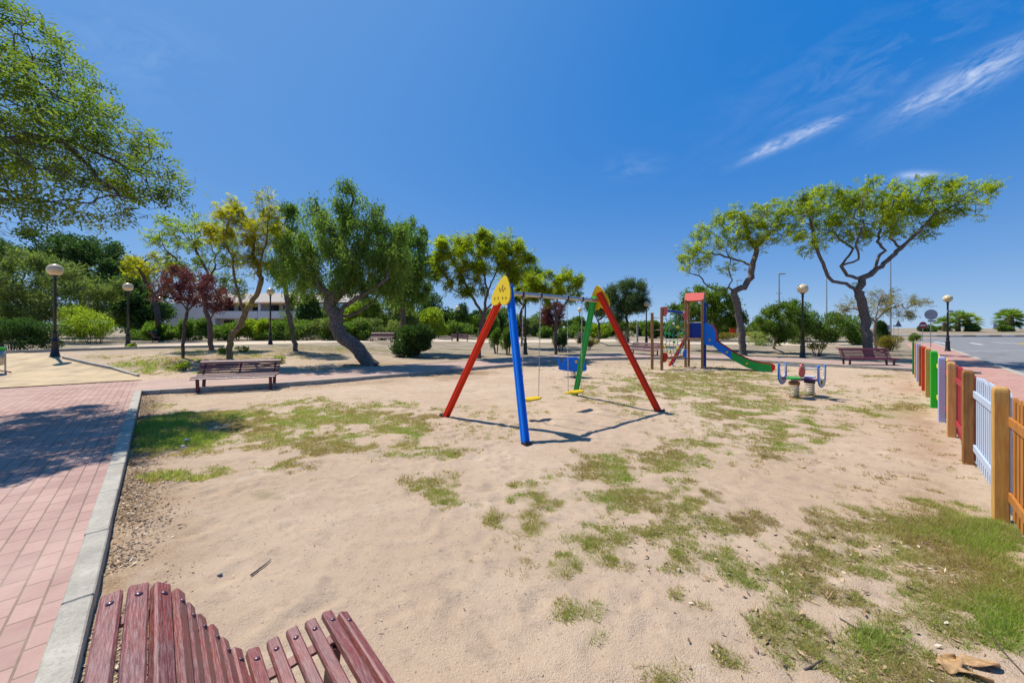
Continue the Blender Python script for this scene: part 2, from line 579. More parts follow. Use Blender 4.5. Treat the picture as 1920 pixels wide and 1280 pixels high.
# ------------------------------------------------------------------ grass map (where turf grows, in metres on the ground)
PATCH = [(330, 815, 95, 42, 1.25, 1), (470, 805, 180, 36, .95, 0), (620, 785, 175, 32, .95, 0), (745, 790, 95, 32, .85, 0),
         (600, 840, 140, 26, .85, 0), (520, 872, 75, 15, .7, 0), (330, 897, 65, 11, .9, 1), (412, 886, 42, 10, .8, 0),
         (842, 850, 46, 12, .85, 0), (818, 902, 66, 26, .9, 0), (830, 940, 40, 17, .8, 0), (500, 930, 28, 8, .75, 0),
         (715, 840, 120, 18, .55, 0), (600, 905, 30, 8, .5, 0), (950, 978, 54, 24, .95, 0), (1012, 940, 58, 18, .75, 0),
         (1000, 910, 60, 10, .5, 0), (1290, 722, 175, 36, .88, 0), (1400, 760, 130, 28, .82, 0), (1200, 735, 95, 30, .7, 0), (1450, 812, 150, 26, .75, 0),
         (1390, 840, 120, 24, .72, 0), (1200, 880, 135, 36, .95, 0), (1180, 930, 95, 34, .8, 0), (1130, 1010, 75, 26, .7, 0), (1270, 940, 70, 24, .7, 0), (1250, 990, 60, 22, .65, 0),
         (1500, 765, 80, 9, .6, 0), (1670, 765, 85, 15, .85, 0), (1640, 705, 50, 5, .4, 0), (1560, 735, 60, 6, .4, 0), (1300, 820, 60, 16, .5, 0),
         (1440, 975, 190, 26, .66, 0), (1560, 1000, 170, 34, .8, 0), (1745, 975, 170, 40, 1.15, 0), (1860, 1010, 90, 52, 1.3, 1), (1790, 990, 90, 26, 1.0, 1),
         (1850, 1090, 100, 70, 1.15, 0), (1890, 1120, 80, 90, 1.2, 1), (1320, 1050, 115, 32, .98, 0), (1450, 1072, 135, 40, 1.0, 0),
         (1560, 1105, 145, 38, .92, 0), (1660, 1050, 165, 44, .92, 0), (1730, 1100, 125, 52, 1.0, 0), (1280, 1112, 28, 15, .8, 0), (1335, 1142, 42, 20, .75, 0),
         (1100, 1142, 45, 22, .7, 0), (1055, 1060, 42, 28, .75, 0), (1060, 1150, 30, 20, .65, 0), (1550, 1180, 175, 48, .88, 0), (1165, 1050, 65, 24, .75, 0),
         (1720, 1165, 155, 62, 1.0, 0), (1460, 1210, 80, 26, .88, 0), (1380, 1225, 40, 30, .8, 0), (1570, 1240, 135, 38, .95, 0), (1700, 1265, 115, 32, .9, 0), (1640, 1190, 60, 26, .9, 1),
         (1120, 1195, 22, 18, .45, 0), (1240, 1270, 50, 26, .45, 0), (1090, 1240, 40, 30, .35, 0),
         (290, 685, 95, 16, .95, 1), (375, 662, 80, 8, .6, 0), (205, 670, 40, 5, .7, 0), (560, 668, 60, 7, .5, 0), (700, 775, 80, 16, .5, 0),
         (860, 770, 50, 14, .5, 0), (970, 770, 60, 12, .3, 0), (1560, 655, 80, 4, .6, 0), (1230, 655, 60, 4, .6, 0), (640, 655, 120, 8, .55, 0), (480, 665, 90, 8, .7, 0), (830, 652, 140, 7, .55, 0), (1010, 652, 120, 6, .5, 0), (1480, 655, 160, 7, .5, 0), (620, 690, 60, 8, .5, 0), (1100, 742, 60, 12, .45, 0)]


def grass_density(x, y):
    x = np.asarray(x, float)
    y = np.maximum(np.asarray(y, float), 0.3)
    px = PX0 + F * x / y
    py = HZ + F * (EYE - height(x, y)) / y
    wx = (fbm(x * 0.9, y * 0.9, 3) - 0.5) * 1.1
    wy = (fbm(x * 0.9, y * 0.9, 9) - 0.5) * 1.1
    d = np.zeros_like(x)
    lush = np.zeros_like(x)
    for cx, cy, rx, ry, w, l in PATCH:
        r = np.sqrt(((px - cx) / rx + wx) ** 2 + ((py - cy) / ry + wy) ** 2)
        k = w * np.clip(1.55 - r * 1.1, 0, 1)
        d = np.maximum(d, k)
        if l:
            lush = np.maximum(lush, np.clip(1.5 - r * 1.1, 0, 1))
    clump = fbm(x * 3.1, y * 3.1, 21, 4)
    d = np.clip(d * 1.25 - np.clip((0.60 - clump) * 3.4, 0, 1.0) * (1.0 - 0.3 * lush), 0, 1)
    return d, lush


# ------------------------------------------------------------------ ground
def axis(lo, hi, step, far_lo, far_hi, grow=1.13):
    a = list(np.arange(lo, hi + 1e-6, step))
    s, v = step, lo
    left = []
    while v > far_lo:
        s *= grow
        v -= s
        left.append(v)
    s, v = step, a[-1]
    right = []
    while v < far_hi:
        s *= grow
        v += s
        right.append(v)
    return np.array(left[::-1] + a + right)


# edges of the paths, as lines on the ground
U = Vector((-0.687, 0.727, 0))
V = Vector((0.727, 0.687, 0))
E0 = Vector((-9.68, 9.83, 0))
K0 = Vector((-2.04 + 2.2 * 0.687, 1.752 - 2.2 * 0.727, 0))     # kerb line start, behind the camera
K0 = E0 - U * 13.4


LITTER_SHADE = [(p.x, p.y, r) for p, r in ((G(697, 684), 2.6), (G(430, 673), 2.2), (G(342, 671), 2.0), (G(396, 656), 2.6), (G(556, 658), 2.4), (G(897, 672), 2.6), (G(1042, 664), 2.4), (G(755, 650), 3.0), (G(777, 668), 1.6),
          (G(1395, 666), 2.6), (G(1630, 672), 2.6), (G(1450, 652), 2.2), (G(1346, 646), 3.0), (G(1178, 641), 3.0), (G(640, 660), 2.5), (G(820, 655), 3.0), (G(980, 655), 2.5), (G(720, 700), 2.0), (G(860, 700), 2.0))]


def make_ground():
    xs = axis(-12, 14, 0.075, -900, 900)
    ys = axis(-1.5, 16, 0.075, -60, 1500)
    xs = np.concatenate([xs[xs < -4.01], np.arange(-4, 5, 0.036), xs[xs > 5.01]])
    ys = np.concatenate([ys[ys < 1.19], np.arange(1.2, 7, 0.036), ys[ys > 7.01]])
    X, Y = np.meshgrid(xs, ys)
    Z = height(X, Y)
    near = ss(40, 20, Y) * ss(-30, -14, X) * ss(30, 16, X)
    Z = Z + near * ((fbm(X * 0.5, Y * 0.5, 5, 3) - 0.5) * 0.05 + (fbm(X * 2.2, Y * 2.2, 6, 3) - 0.5) * 0.028 + (fbm(X * 6, Y * 6, 8, 2) - 0.5) * 0.017)
    rg = np.random.default_rng(8)
    dents = [(x_, y_, rg.uniform(.05, .09), rg.uniform(.09, .17), rg.uniform(0, 3.14), rg.uniform(.006, .016)) for x_, y_ in zip(rg.uniform(-4.5, 5.2, 480), rg.uniform(1.4, 8.2, 480))]
    dents += [(.56, 7.50, .5, .35, .6, .035), (1.40, 8.10, .5, .35, .6, .035)]        # hollows scuffed out below the swing seats
    for dx_, dy_, ra, rb, an, dp in dents:
        i0, i1 = np.searchsorted(xs, (dx_ - .9, dx_ + .9)) if ra > .2 else np.searchsorted(xs, (dx_ - .4, dx_ + .4))
        j0, j1 = np.searchsorted(ys, (dy_ - .9, dy_ + .9)) if ra > .2 else np.searchsorted(ys, (dy_ - .4, dy_ + .4))
        xx, yy2 = X[j0:j1, i0:i1] - dx_, Y[j0:j1, i0:i1] - dy_
        u_ = (xx * math.cos(an) + yy2 * math.sin(an)) / rb
        w_ = (yy2 * math.cos(an) - xx * math.sin(an)) / ra
        q_ = u_ * u_ + w_ * w_
        Z[j0:j1, i0:i1] += dp * (-np.exp(-q_ * 1.2) + .55 * np.exp(-(np.sqrt(q_) - 1.35) ** 2 * 6))
    # the paths and the road cover the ground: keep it clear below them
    s = (X - E0.x) * V.x + (Y - E0.y) * V.y
    Z = Z - 0.05 * ss(0.0, -0.2, s) * ss(13.5, 11, Y)
    sr = X - Y
    Z = Z - 0.06 * ss(1.75, 2.0, sr) * (1 - ss(60, 64, Y))
    ny, nx = X.shape
    me = bpy.data.meshes.new('ground')
    idx = np.arange(nx * ny).reshape(ny, nx)
    q = np.stack([idx[:-1, :-1], idx[:-1, 1:], idx[1:, 1:], idx[1:, :-1]], -1).reshape(-1, 4)
    me.vertices.add(nx * ny)
    me.vertices.foreach_set('co', np.stack([X, Y, Z], -1).astype(np.float32).ravel())
    me.loops.add(q.size)
    me.loops.foreach_set('vertex_index', q.astype(np.int32).ravel())
    me.polygons.add(len(q))
    me.polygons.foreach_set('loop_start', np.arange(0, q.size, 4, dtype=np.int32))
    me.polygons.foreach_set('use_smooth', np.ones(len(q), bool))
    d, lush = grass_density(X, Y)
    d = np.where((Y > 0.8) & (Y < 60), d, 0)
    at = me.attributes.new('turf', 'FLOAT', 'POINT')
    at.data.foreach_set('value', d.astype(np.float32).ravel())
    # trodden litter, darker earth by kerbs, fence and past the path; painted tree shade too
    sf = (X - Y - 1.02) / 1.414
    dirt_shade = ss(0.75, 0.0, s) * ss(-0.1, 0.05, s) * (Y < 10.2) * 0.9
    dirt_shade = np.maximum(dirt_shade, ss(0.9, 0.25, -sf) * ss(0.0, 0.25, -sf) * (Y < 16) * ss(2.5, 4, Y) * fbm(X * 1.1, Y * 1.1, 31) * 0.9)
    dirt_shade = np.maximum(dirt_shade, ss(0.9, 0.1, np.abs(Y - (10.0 + (X + 9.3) * 0.40))) * ss(-3, -4, X) * ss(-10, -9.4, X) * 0.6)
    for bx_, by_, rr_ in LITTER_SHADE:  # tree belt: leaf litter, darkened with painted shade from the crowns
        dirt_shade = np.maximum(dirt_shade, .95 * ss(rr_, rr_ * .25, np.hypot(X - bx_, Y - by_) + (fbm(X * .9, Y * .9, 51) - .5) * rr_))
    dirt_shade = dirt_shade * np.clip(fbm(X * 4, Y * 4, 41) * 2.2 - 0.35, 0, 1)
    at = me.attributes.new('soil_shade', 'FLOAT', 'POINT')
    at.data.foreach_set('value', dirt_shade.astype(np.float32).ravel())
    m, nt, b, _ = new_mat('sandy_ground')
    tcn = nt.nodes.new('ShaderNodeTexCoord')
    o = tcn.outputs['Object']
    big = noise_node(nt, 0.35, 4, 0.55, o)
    mid = noise_node(nt, 2.2, 5, 0.6, o)
    lump = noise_node(nt, 11, 5, 0.62, o)
    fine = noise_node(nt, 60, 4, 0.7, o)
    speck = noise_node(nt, 140, 2, 0.6, o)
    col = mixc(nt, ramp(nt, big, [(0.35, 0.0), (0.68, 1.0)]), (0.430, 0.312, 0.212), (0.505, 0.382, 0.274))
    col = mixc(nt, ramp(nt, mid, [(0.40, 0.0), (0.70, 0.55)]), col, (0.375, 0.272, 0.188))
    col = mixc(nt, ramp(nt, lump, [(0.32, 0.45), (0.46, 0.0)]), col, (0.30, 0.215, 0.150))
    col = mixc(nt, ramp(nt, fine, [(0.55, 0.0), (0.80, 0.35)]), col, (0.60, 0.48, 0.37))
    col = mixc(nt, ramp(nt, speck, [(0.70, 0.0), (0.76, 0.55)]), col, (0.17, 0.125, 0.09))
    smud = noise_node(nt, 3.3, 6, 0.7, o)
    col = mixc(nt, ramp(nt, smud, [(0.55, 0.0), (0.67, 0.65)]), col, (0.30, 0.225, 0.165))
    pale = noise_node(nt, 1.4, 6, 0.72, o, (1, 1.3, 1))
    col = mixc(nt, ramp(nt, pale, [(0.58, 0.0), (0.70, 0.6)]), col, (0.58, 0.475, 0.365))
    chip = noise_node(nt, 38, 2, 0.5, o)
    col = mixc(nt, ramp(nt, chip, [(0.67, 0.0), (0.72, 0.75)]), col, (0.165, 0.125, 0.095))
    turf = nt.nodes.new('ShaderNodeAttribute')
    turf.attribute_name = 'turf'
    soil_shade = nt.nodes.new('ShaderNodeAttribute')
    soil_shade.attribute_name = 'soil_shade'
    tcol = mixc(nt, ramp(nt, lump, [(0.35, 0.0), (0.65, 1.0)]), (0.20, 0.175, 0.085), (0.33, 0.27, 0.15))
    col = mixc(nt, ramp(nt, turf.outputs['Fac'], [(0.10, 0.0), (0.8, 0.55)]), col, tcol)
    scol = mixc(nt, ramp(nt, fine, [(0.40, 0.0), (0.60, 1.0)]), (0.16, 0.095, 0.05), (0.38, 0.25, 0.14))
    col = mixc(nt, soil_shade.outputs['Fac'], col, scol)
    # farther off greyer ground; dark streaks paint in tree shade as well as litter
    spx = nt.nodes.new('ShaderNodeSeparateXYZ')
    nt.links.new(o, spx.inputs[0])
    mr = nt.nodes.new('ShaderNodeMapRange')
    mr.inputs['From Min'].default_value = 15
    mr.inputs['From Max'].default_value = 24
    nt.links.new(spx.outputs[1], mr.inputs['Value'])
    far = mixc(nt, ramp(nt, noise_node(nt, 0.8, 6, 0.72, o, (0.45, 1.5, 1)), [(0.43, 0.0), (0.63, 1.0)]), (0.155, 0.130, 0.080), (0.37, 0.30, 0.23))
    fm = nt.nodes.new('ShaderNodeMath')
    fm.operation = 'MULTIPLY'
    fm.inputs[1].default_value = 0.92
    nt.links.new(mr.outputs[0], fm.inputs[0])
    col = mixc(nt, fm.outputs[0], col, far)
    nt.links.new(col, b.inputs['Base Color'])
    b.inputs['Roughness'].default_value = 0.95
    b.inputs['Specular IOR Level'].default_value = 0.15
    h = mixc(nt, 0.5, mixc(nt, 0.45, lump, mid), mixc(nt, 0.5, fine, speck))
    bump(nt, b, h, 0.85, 0.05)
    me.materials.append(m)
    me.update(calc_edges=True)
    ob = bpy.data.objects.new('ground', me)
    COL.objects.link(ob)
    tag(ob, kind='structure')


make_ground()


def brick_mat(name, c1, c2, mortar, w=0.20, h=0.10):
    m, nt, b, _ = new_mat(name)
    uv = nt.nodes.new('ShaderNodeUVMap')
    br = nt.nodes.new('ShaderNodeTexBrick')
    br.inputs['Scale'].default_value = 1.0
    br.inputs['Brick Width'].default_value = w
    br.inputs['Row Height'].default_value = h
    br.inputs['Mortar Size'].default_value = 0.0058
    br.inputs['Mortar Smooth'].default_value = 0.15
    br.inputs['Bias'].default_value = 0.0
    br.offset = 0.5
    nt.links.new(uv.outputs[0], br.inputs['Vector'])
    br.inputs['Color1'].default_value = (*c1, 1)
    br.inputs['Color2'].default_value = (*c2, 1)
    br.inputs['Mortar'].default_value = (*mortar, 1)
    fine = noise_node(nt, 70, 4, 0.7)
    blot = noise_node(nt, 1.3, 5, 0.65)
    col = mixc(nt, ramp(nt, fine, [(0.35, 0.30), (0.6, 0.0)]), br.outputs['Color'], tuple(v * 0.6 for v in c1))
    col = mixc(nt, ramp(nt, blot, [(0.42, 0.0), (0.72, 0.45)]), col, (0.50, 0.36, 0.29))
    nt.links.new(col, b.inputs['Base Color'])
    b.inputs['Roughness'].default_value = 0.88
    inv = nt.nodes.new('ShaderNodeMath')
    inv.operation = 'MULTIPLY_ADD'
    inv.inputs[1].default_value = -1.0
    inv.inputs[2].default_value = 1.0
    nt.links.new(br.outputs['Fac'], inv.inputs[0])
    bump(nt, b, mixc(nt, 0.12, inv.outputs[0], fine), 0.7, 0.006)
    return m


M['brick'] = brick_mat('pink_paving_brick', (0.385, 0.232, 0.190), (0.290, 0.165, 0.138), (0.150, 0.098, 0.066), .22, .115)
M['brick_dusty'] = brick_mat('dusty_paving_brick', (0.38, 0.255, 0.205), (0.34, 0.215, 0.175), (0.31, 0.235, 0.165), .22, .115)
M['brick_walk'] = brick_mat('sidewalk_brick', (0.46, 0.225, 0.175), (0.38, 0.18, 0.14), (0.28, 0.20, 0.14))
M['asphalt'] = basic('asphalt', (0.20, 0.195, 0.195), (0.145, 0.142, 0.142), 1.5, 0.9, bmp=0.2, bdist=0.004)
M['gold_sand'] = basic('golden_gravel', (0.47, 0.35, 0.205), (0.27, 0.205, 0.125), 1.6, 0.95, bmp=0.6, bdist=0.02, lo=0.28, hi=0.62)
M['pale_track'] = basic('pale_track', (0.52, 0.42, 0.30), (0.42, 0.33, 0.23), 1.2, 0.95, bmp=0.3, bdist=0.01)
M['marking'] = basic('road_paint', (0.62, 0.62, 0.60), (0.45, 0.45, 0.44), 8, 0.8)
M['marking_yellow'] = basic('yellow_kerb_paint', (0.62, 0.46, 0.08), (0.5, 0.36, 0.06), 8, 0.8)


def strip(name, left, right, zf, mat, label=None, cross=6, step=0.5, kind='structure', thick=0.0):
    """A band between two lines on the ground, with a UV map in metres."""
    def resample(pl, n):
        pl = [Vector((p[0], p[1], 0)) for p in pl]
        L = [0]
        for a, b in zip(pl, pl[1:]):
            L.append(L[-1] + (b - a).length)
        out = []
        for k in range(n + 1):
            t = L[-1] * k / n
            i = max(j for j in range(len(L)) if L[j] <= t + 1e-9)
            i = min(i, len(pl) - 2)
            f = (t - L[i]) / max(1e-9, L[i + 1] - L[i])
            out.append(pl[i].lerp(pl[i + 1], f))
        return out, L[-1]
    n = max(2, int(resample(left, 2)[1] / step))
    A, LA = resample(left, n)
    B, LB = resample(right, n)
    vs, uv, fs = [], [], []
    for i in range(n + 1):
        wdt = (B[i] - A[i]).length
        for k in range(cross + 1):
            p = A[i].lerp(B[i], k / cross)
            vs.append((p.x, p.y, zf(p.x, p.y)))
            uv.append((0.5 * (LA + LB) * i / n, wdt * k / cross))
    for i in range(n):
        for k in range(cross):
            a = i * (cross + 1) + k
            fs.append((a, a + cross + 1, a + cross + 2, a + 1))
    me = bpy.data.meshes.new(name)
    me.from_pydata(vs, [], fs)
    ul = me.uv_layers.new(name='UVMap')
    for lp in me.loops:
        ul.data[lp.index].uv = uv[lp.vertex_index]
    me.materials.append(mat)
    me.update()
    # faces up
    if len(me.polygons) and me.polygons[0].normal.z < 0:
        me.flip_normals()
    ob = bpy.data.objects.new(name, me)
    COL.objects.link(ob)
    tag(ob, kind=kind)
    return ob


def hz(dz):
    return lambda x, y: float(height(x, y)) + dz


def kerb(name, pl, width, top, bottom, mat, zf=None, seg=1.0, gap=0.004, side=1):
    """A row of kerb stones along a line; width to the left (side=1) or right."""
    zf = zf or hz(0)
    mb = MB()
    pl = [Vector((p[0], p[1], 0)) for p in pl]
    for a, b in zip(pl, pl[1:]):
        L = (b - a).length
        n = max(1, int(round(L / seg)))
        t = (b - a) / L
        nn = Vector((-t.y, t.x, 0)) * side
        for i in range(n):
            p, q = a + t * (L * i / n + gap / 2), a + t * (L * (i + 1) / n - gap / 2)
            jz = random.uniform(-0.003, 0.003)
            jn = nn * random.uniform(-0.003, 0.003)
            ang = math.atan2(t.y, t.x)
            zz = 0.5 * (zf(p.x, p.y) + zf(q.x, q.y))
            slope = math.atan2(zf(q.x, q.y) - zf(p.x, p.y), (q - p).length)
            R = Matrix.Rotation(ang, 3, 'Z') @ Matrix.Rotation(-slope, 3, 'Y') @ Matrix.Rotation(random.uniform(-0.008, 0.008), 3, 'X')
            c = (p + q) / 2 + nn * width / 2 + jn
            mb.box((c.x, c.y, zz + (top + bottom) / 2 + jz), ((q - p).length, width, top - bottom), R, 0.008)
    ob = mb.build(name, mat)
    tag(ob, kind='structure')
    return ob


# the brick path beside the camera, up to the cross path
PW = 3.3
kw = 0.135
ext = 2.62
kerb('kerb', [K0, E0], kw, 0.125, -0.16, M['concrete'], zf=lambda x, y: 0.0, side=1)
ns = -V
strip('path', [K0 + ns * (kw - 0.03), E0 + ns * (kw - 0.03) + U * 0.0], [K0 + ns * PW, E0 + ns * PW], lambda x, y: 0.108, M['brick'], cross=8)
strip('path', [E0 + ns * (kw - 0.03), E0 + ns * (kw - 0.03) + U * ext], [E0 + ns * PW, E0 + ns * PW + U * (ext + 0.45)], lambda x, y: 0.108, M['brick'], cross=8)
kerb('kerb', [E0 + ns * PW + U * (ext + 0.45) + ns * 0.9 + U * 1.2, E0 + ns * PW + U * (ext + 0.45), E0 + ns * PW], 0.10, 0.13, -0.1, M['concrete'], zf=lambda x, y: 0.0, side=1)

# the cross path that runs round the far side of the playground
NEAR = [E0 + ns * kw, (-7.05, 11.0), (-4.7, 12.7), (-2.13, 15.0), (1.0, 17.7), (4.6, 20.2), (8.7, 20.7), (12.0, 19.2), (14.3, 16.4), (15.6, 15.05), (17.3, 13.9)]
NEAR = [Vector((p[0], p[1], 0)) for p in NEAR]


def smooth_line(pl, it=2):
    for _ in range(it):
        o = [pl[0]]
        for a, b in zip(pl, pl[1:]):
            o += [a.lerp(b, 0.25), a.lerp(b, 0.75)]
        o.append(pl[-1])
        pl = o
    return pl


NEAR = smooth_line(NEAR)
FAR = []
for i, p in enumerate(NEAR):
    t = (NEAR[min(i + 1, len(NEAR) - 1)] - NEAR[max(i - 1, 0)]).normalized()
    FAR.append(p + Vector((-t.y, t.x, 0)) * (2.5 if i else 2.6))
FAR[0] = E0 + ns * (kw - 0.03) + U * ext


def path_z(x, y):
    return 0.112 + float(height(x, y)) * 0.55


strip('path', NEAR, FAR, path_z, M['brick_dusty'], cross=6, step=0.4)
kerb('kerb', [p for p in NEAR[1:]], 0.12, 0.125, -0.12, M['concrete'], zf=lambda x, y: path_z(x, y) - 0.112, side=-1, seg=1.0)
kerb('kerb', [p for p in FAR[3:]], 0.10, 0.13, -0.12, M['concrete'], zf=lambda x, y: path_z(x, y) - 0.112, side=1, seg=1.0)

# golden gravel path that leaves the bricks on the left, and pale tracks farther off
gp = [G(175, 716), G(150, 702), G(110, 690), G(55, 678), G(-80, 668)]
strip('path', [G(285, 716), G(215, 692), G(165, 682), G(120, 671), G(20, 660), G(-140, 655)], [G(-75, 738), G(20, 712), G(22, 698), G(-30, 690), G(-90, 682), G(-220, 674)], lambda x, y: float(height(x, y)) + .02 + .078 * float(ss(14.5, 11.5, y)), M['gold_sand'], cross=6)
kerb('kerb', [G(262, 707), G(215, 692), G(165, 682), G(122, 672)], 0.09, 0.10, -0.1, M['concrete'], side=1, seg=0.8)
strip('path', [G(150, 658), G(330, 652), G(480, 646), G(700, 642)], [G(170, 651), G(330, 645), G(480, 640), G(700, 636.5)], hz(0.02), M['pale_track'], cross=4, step=1.0)
strip('path', [G(700, 642), G(860, 641), G(1010, 643), G(1180, 641)], [G(700, 636.5), G(860, 636), G(1010, 637.5), G(1180, 636)], hz(0.024), M['pale_track'], cross=4, step=1.0)
kerb('kerb', [G(10, 663), G(110, 659), G(260, 654), G(420, 651)], 0.12, 0.14, -0.1, M['concrete'], side=1, seg=1.2)
strip('path', [G(1180, 645), G(1330, 646), G(1480, 648), G(1650, 650)], [G(1180, 640), G(1330, 641), G(1480, 642.5), G(1660, 643.5)], hz(0.02), M['pale_track'], cross=4, step=1.0)
kerb('kerb', [G(1290, 641), G(1480, 642), G(1655, 643)], 0.15, 0.22, -0.1, M['concrete'], side=1, seg=1.5)

# sidewalk, kerb and road outside the fence
strip('pavement', [(1.6 + 1.0, 1.0), (1.9 + 40, 40)], [(1.0 + 4.75, 1.0), (40 + 4.75, 40)], lambda x, y: 0.03, M['brick_walk'], cross=4, step=1.0)
kerb('kerb', [(1.0 + 4.76, 1.0), (40 + 4.76, 40), (47, 46)], 0.2, 0.045, -0.3, M['concrete'], zf=lambda x, y: 0.0, side=-1, seg=1.0)
strip('road', [(1.0 + 5.03, 1.0), (42 + 5.03, 42), (60, 68)], [(160, 1.0), (190, 42), (190, 68)], lambda x, y: -0.115, M['asphalt'], cross=24, step=2.0)
# white lines on the road, 4 mm up
for a, b, wd in [(G(1745, 655), G(1935, 658.5), 0.16), (G(1856, 642), G(1950, 647.5), 0.35), (G(1815, 643.5), G(1838, 647), 0.3), (G(1750, 641.5), G(1772, 646), 0.3)]:
    t = (b - a).normalized()
    n = Vector((-t.y, t.x, 0)) * wd
    strip('road_marking', [a, b], [a + n, b + n], lambda x, y: -0.109, M['marking'], cross=1, step=3)
kb = MB()
for i in range(46):
    kb.cur = i % 2
    kb.box((58 + i * 2.4, 69.6, 0.02), (2.39, 0.5, 0.32), None, 0.03)
tag(kb.build('kerb', [M['marking'], basic('black_kerb_paint', (0.26, 0.25, 0.24), None, 8, 0.8)]), kind='structure')
kb = MB()
a, b = G(1910, 646), G(1990, 648)
kb.box((a + b) / 2 + Vector((0, 0, 0.06)), ((b - a).length, 0.9, 0.18), Matrix.Rotation(math.atan2((b - a).y, (b - a).x), 3, 'Z'), 0.03)
tag(kb.build('kerb', M['marking_yellow']), kind='structure')


# ------------------------------------------------------------------ trees
def resample_pts(pl, step):
    out = [pl[0]]
    for a, b in zip(pl, pl[1:]):
        n = max(1, int(round((b - a).length / step)))
        for k in range(1, n + 1):
            out.append(a.lerp(b, k / n))
    return out


def grow(limbs, attract, D, rng, iters=90, dk=None, jit=0.25, droop=0.0):
    """Space colonisation from a hand-laid skeleton of limbs into a cloud of attraction points."""
    dk = dk or D * 1.8
    pos, par = [], []
    for li, pl in enumerate(limbs):
        pts = resample_pts(pl, D)
        if li == 0:
            pos.append(np.array(pts[0]))
            par.append(-1)
            last = 0
        else:
            P = np.array(pos)
            last = int(np.argmin(((P - np.array(pts[0])) ** 2).sum(1)))
        for k, p in enumerate(pts[1:]):
            pos.append(np.array(p) + rng.normal(0, D * 0.10, 3))
            par.append(last)
            last = len(pos) - 1
    A = attract.copy()
    nfixed = len(limbs[0])
    P = np.array(pos)
    first = max(1, int(len(resample_pts(limbs[0], D)) * 0.55))
    def near(A, P, off):
        d2 = ((A[:, None, :] - P[None, :, :]) ** 2).sum(2)
        i = d2.argmin(1)
        return d2[np.arange(len(A)), i], i + off
    bd, bi = near(A, P[first:], first)
    for it in range(iters):
        if len(A) < 3:
            break
        vec = A - np.array(pos)[bi]
        ln = np.sqrt(bd)[:, None] + 1e-9
        vec = vec / ln
        new, npar = [], []
        acc = {}
        for j, i in enumerate(bi):
            if i in acc:
                acc[i] += vec[j]
            else:
                acc[i] = vec[j].copy()
        for i, v in acc.items():
            v = v / (np.linalg.norm(v) + 1e-9) + rng.normal(0, jit, 3)
            v[2] -= droop
            v /= np.linalg.norm(v) + 1e-9
            new.append(pos[i] + v * D)
            npar.append(i)
        off = len(pos)
        pos += new
        par += npar
        nd, ni = near(A, np.array(new), off)
        upd = nd < bd
        bd = np.where(upd, nd, bd)
        bi = np.where(upd, ni, bi)
        keep = bd > dk * dk
        A, bd, bi = A[keep], bd[keep], bi[keep]
    return np.array(pos), np.array(par)


def tree_mesh(mb, pos, par, r_base, r_tip, n_exp=2.2):
    N = len(pos)
    kids = [[] for _ in range(N)]
    for i, p in enumerate(par):
        if p >= 0:
            kids[p].append(i)
    flow = np.zeros(N)
    for i in range(N - 1, -1, -1):
        flow[i] = max(1.0, sum(flow[k] for k in kids[i]))
    rad = r_tip + (r_base - r_tip) * ((flow - 1) / max(1, flow[0] - 1)) ** (1 / n_exp)
    # chains
    stack = [(0, -1)]
    while stack:
        s, p = stack.pop()
        ch = [p, s] if p >= 0 else [s]
        c = s
        while kids[c]:
            ks = sorted(kids[c], key=lambda k: -flow[k])
            for k in ks[1:]:
                stack.append((k, c))
            c = ks[0]
            ch.append(c)
        if len(ch) < 2:
            continue
        rr = [float(rad[i]) for i in ch]
        if p >= 0:
            rr[0] = min(rr[0], rr[1] * 1.25)
        n = 9 if rr[0] > 0.10 else (6 if rr[0] > 0.03 else 4)
        pts = [Vector(pos[i]) for i in ch]
        if p < 0:      # root flare
            rr[0] *= 1.35
        mb.tube(pts, rr, n, caps=False)
    return rad, flow


def sprays(centers, dirs, rng, L, Wd, lvar=0.4, sag=0.0, twist=None):
    """Leaf-sized pointed quads."""
    N = len(centers)
    d = dirs / (np.linalg.norm(dirs, axis=1, keepdims=True) + 1e-9)
    r = rng.normal(0, 1, (N, 3)) if twist is None else twist
    s = np.cross(d, r)
    s /= np.linalg.norm(s, axis=1, keepdims=True) + 1e-9
    ln = (L * (1 + lvar * rng.uniform(-1, 1, N)))[:, None]
    wd = (Wd * (1 + lvar * rng.uniform(-1, 1, N)))[:, None]
    a = centers
    m = centers + d * ln * 0.45
    e = centers + d * ln
    e = e + np.array([0, 0, -1.0]) * ln * sag
    v = np.stack([a, m + s * wd / 2, e, m - s * wd / 2], 1).reshape(-1, 3)
    return v


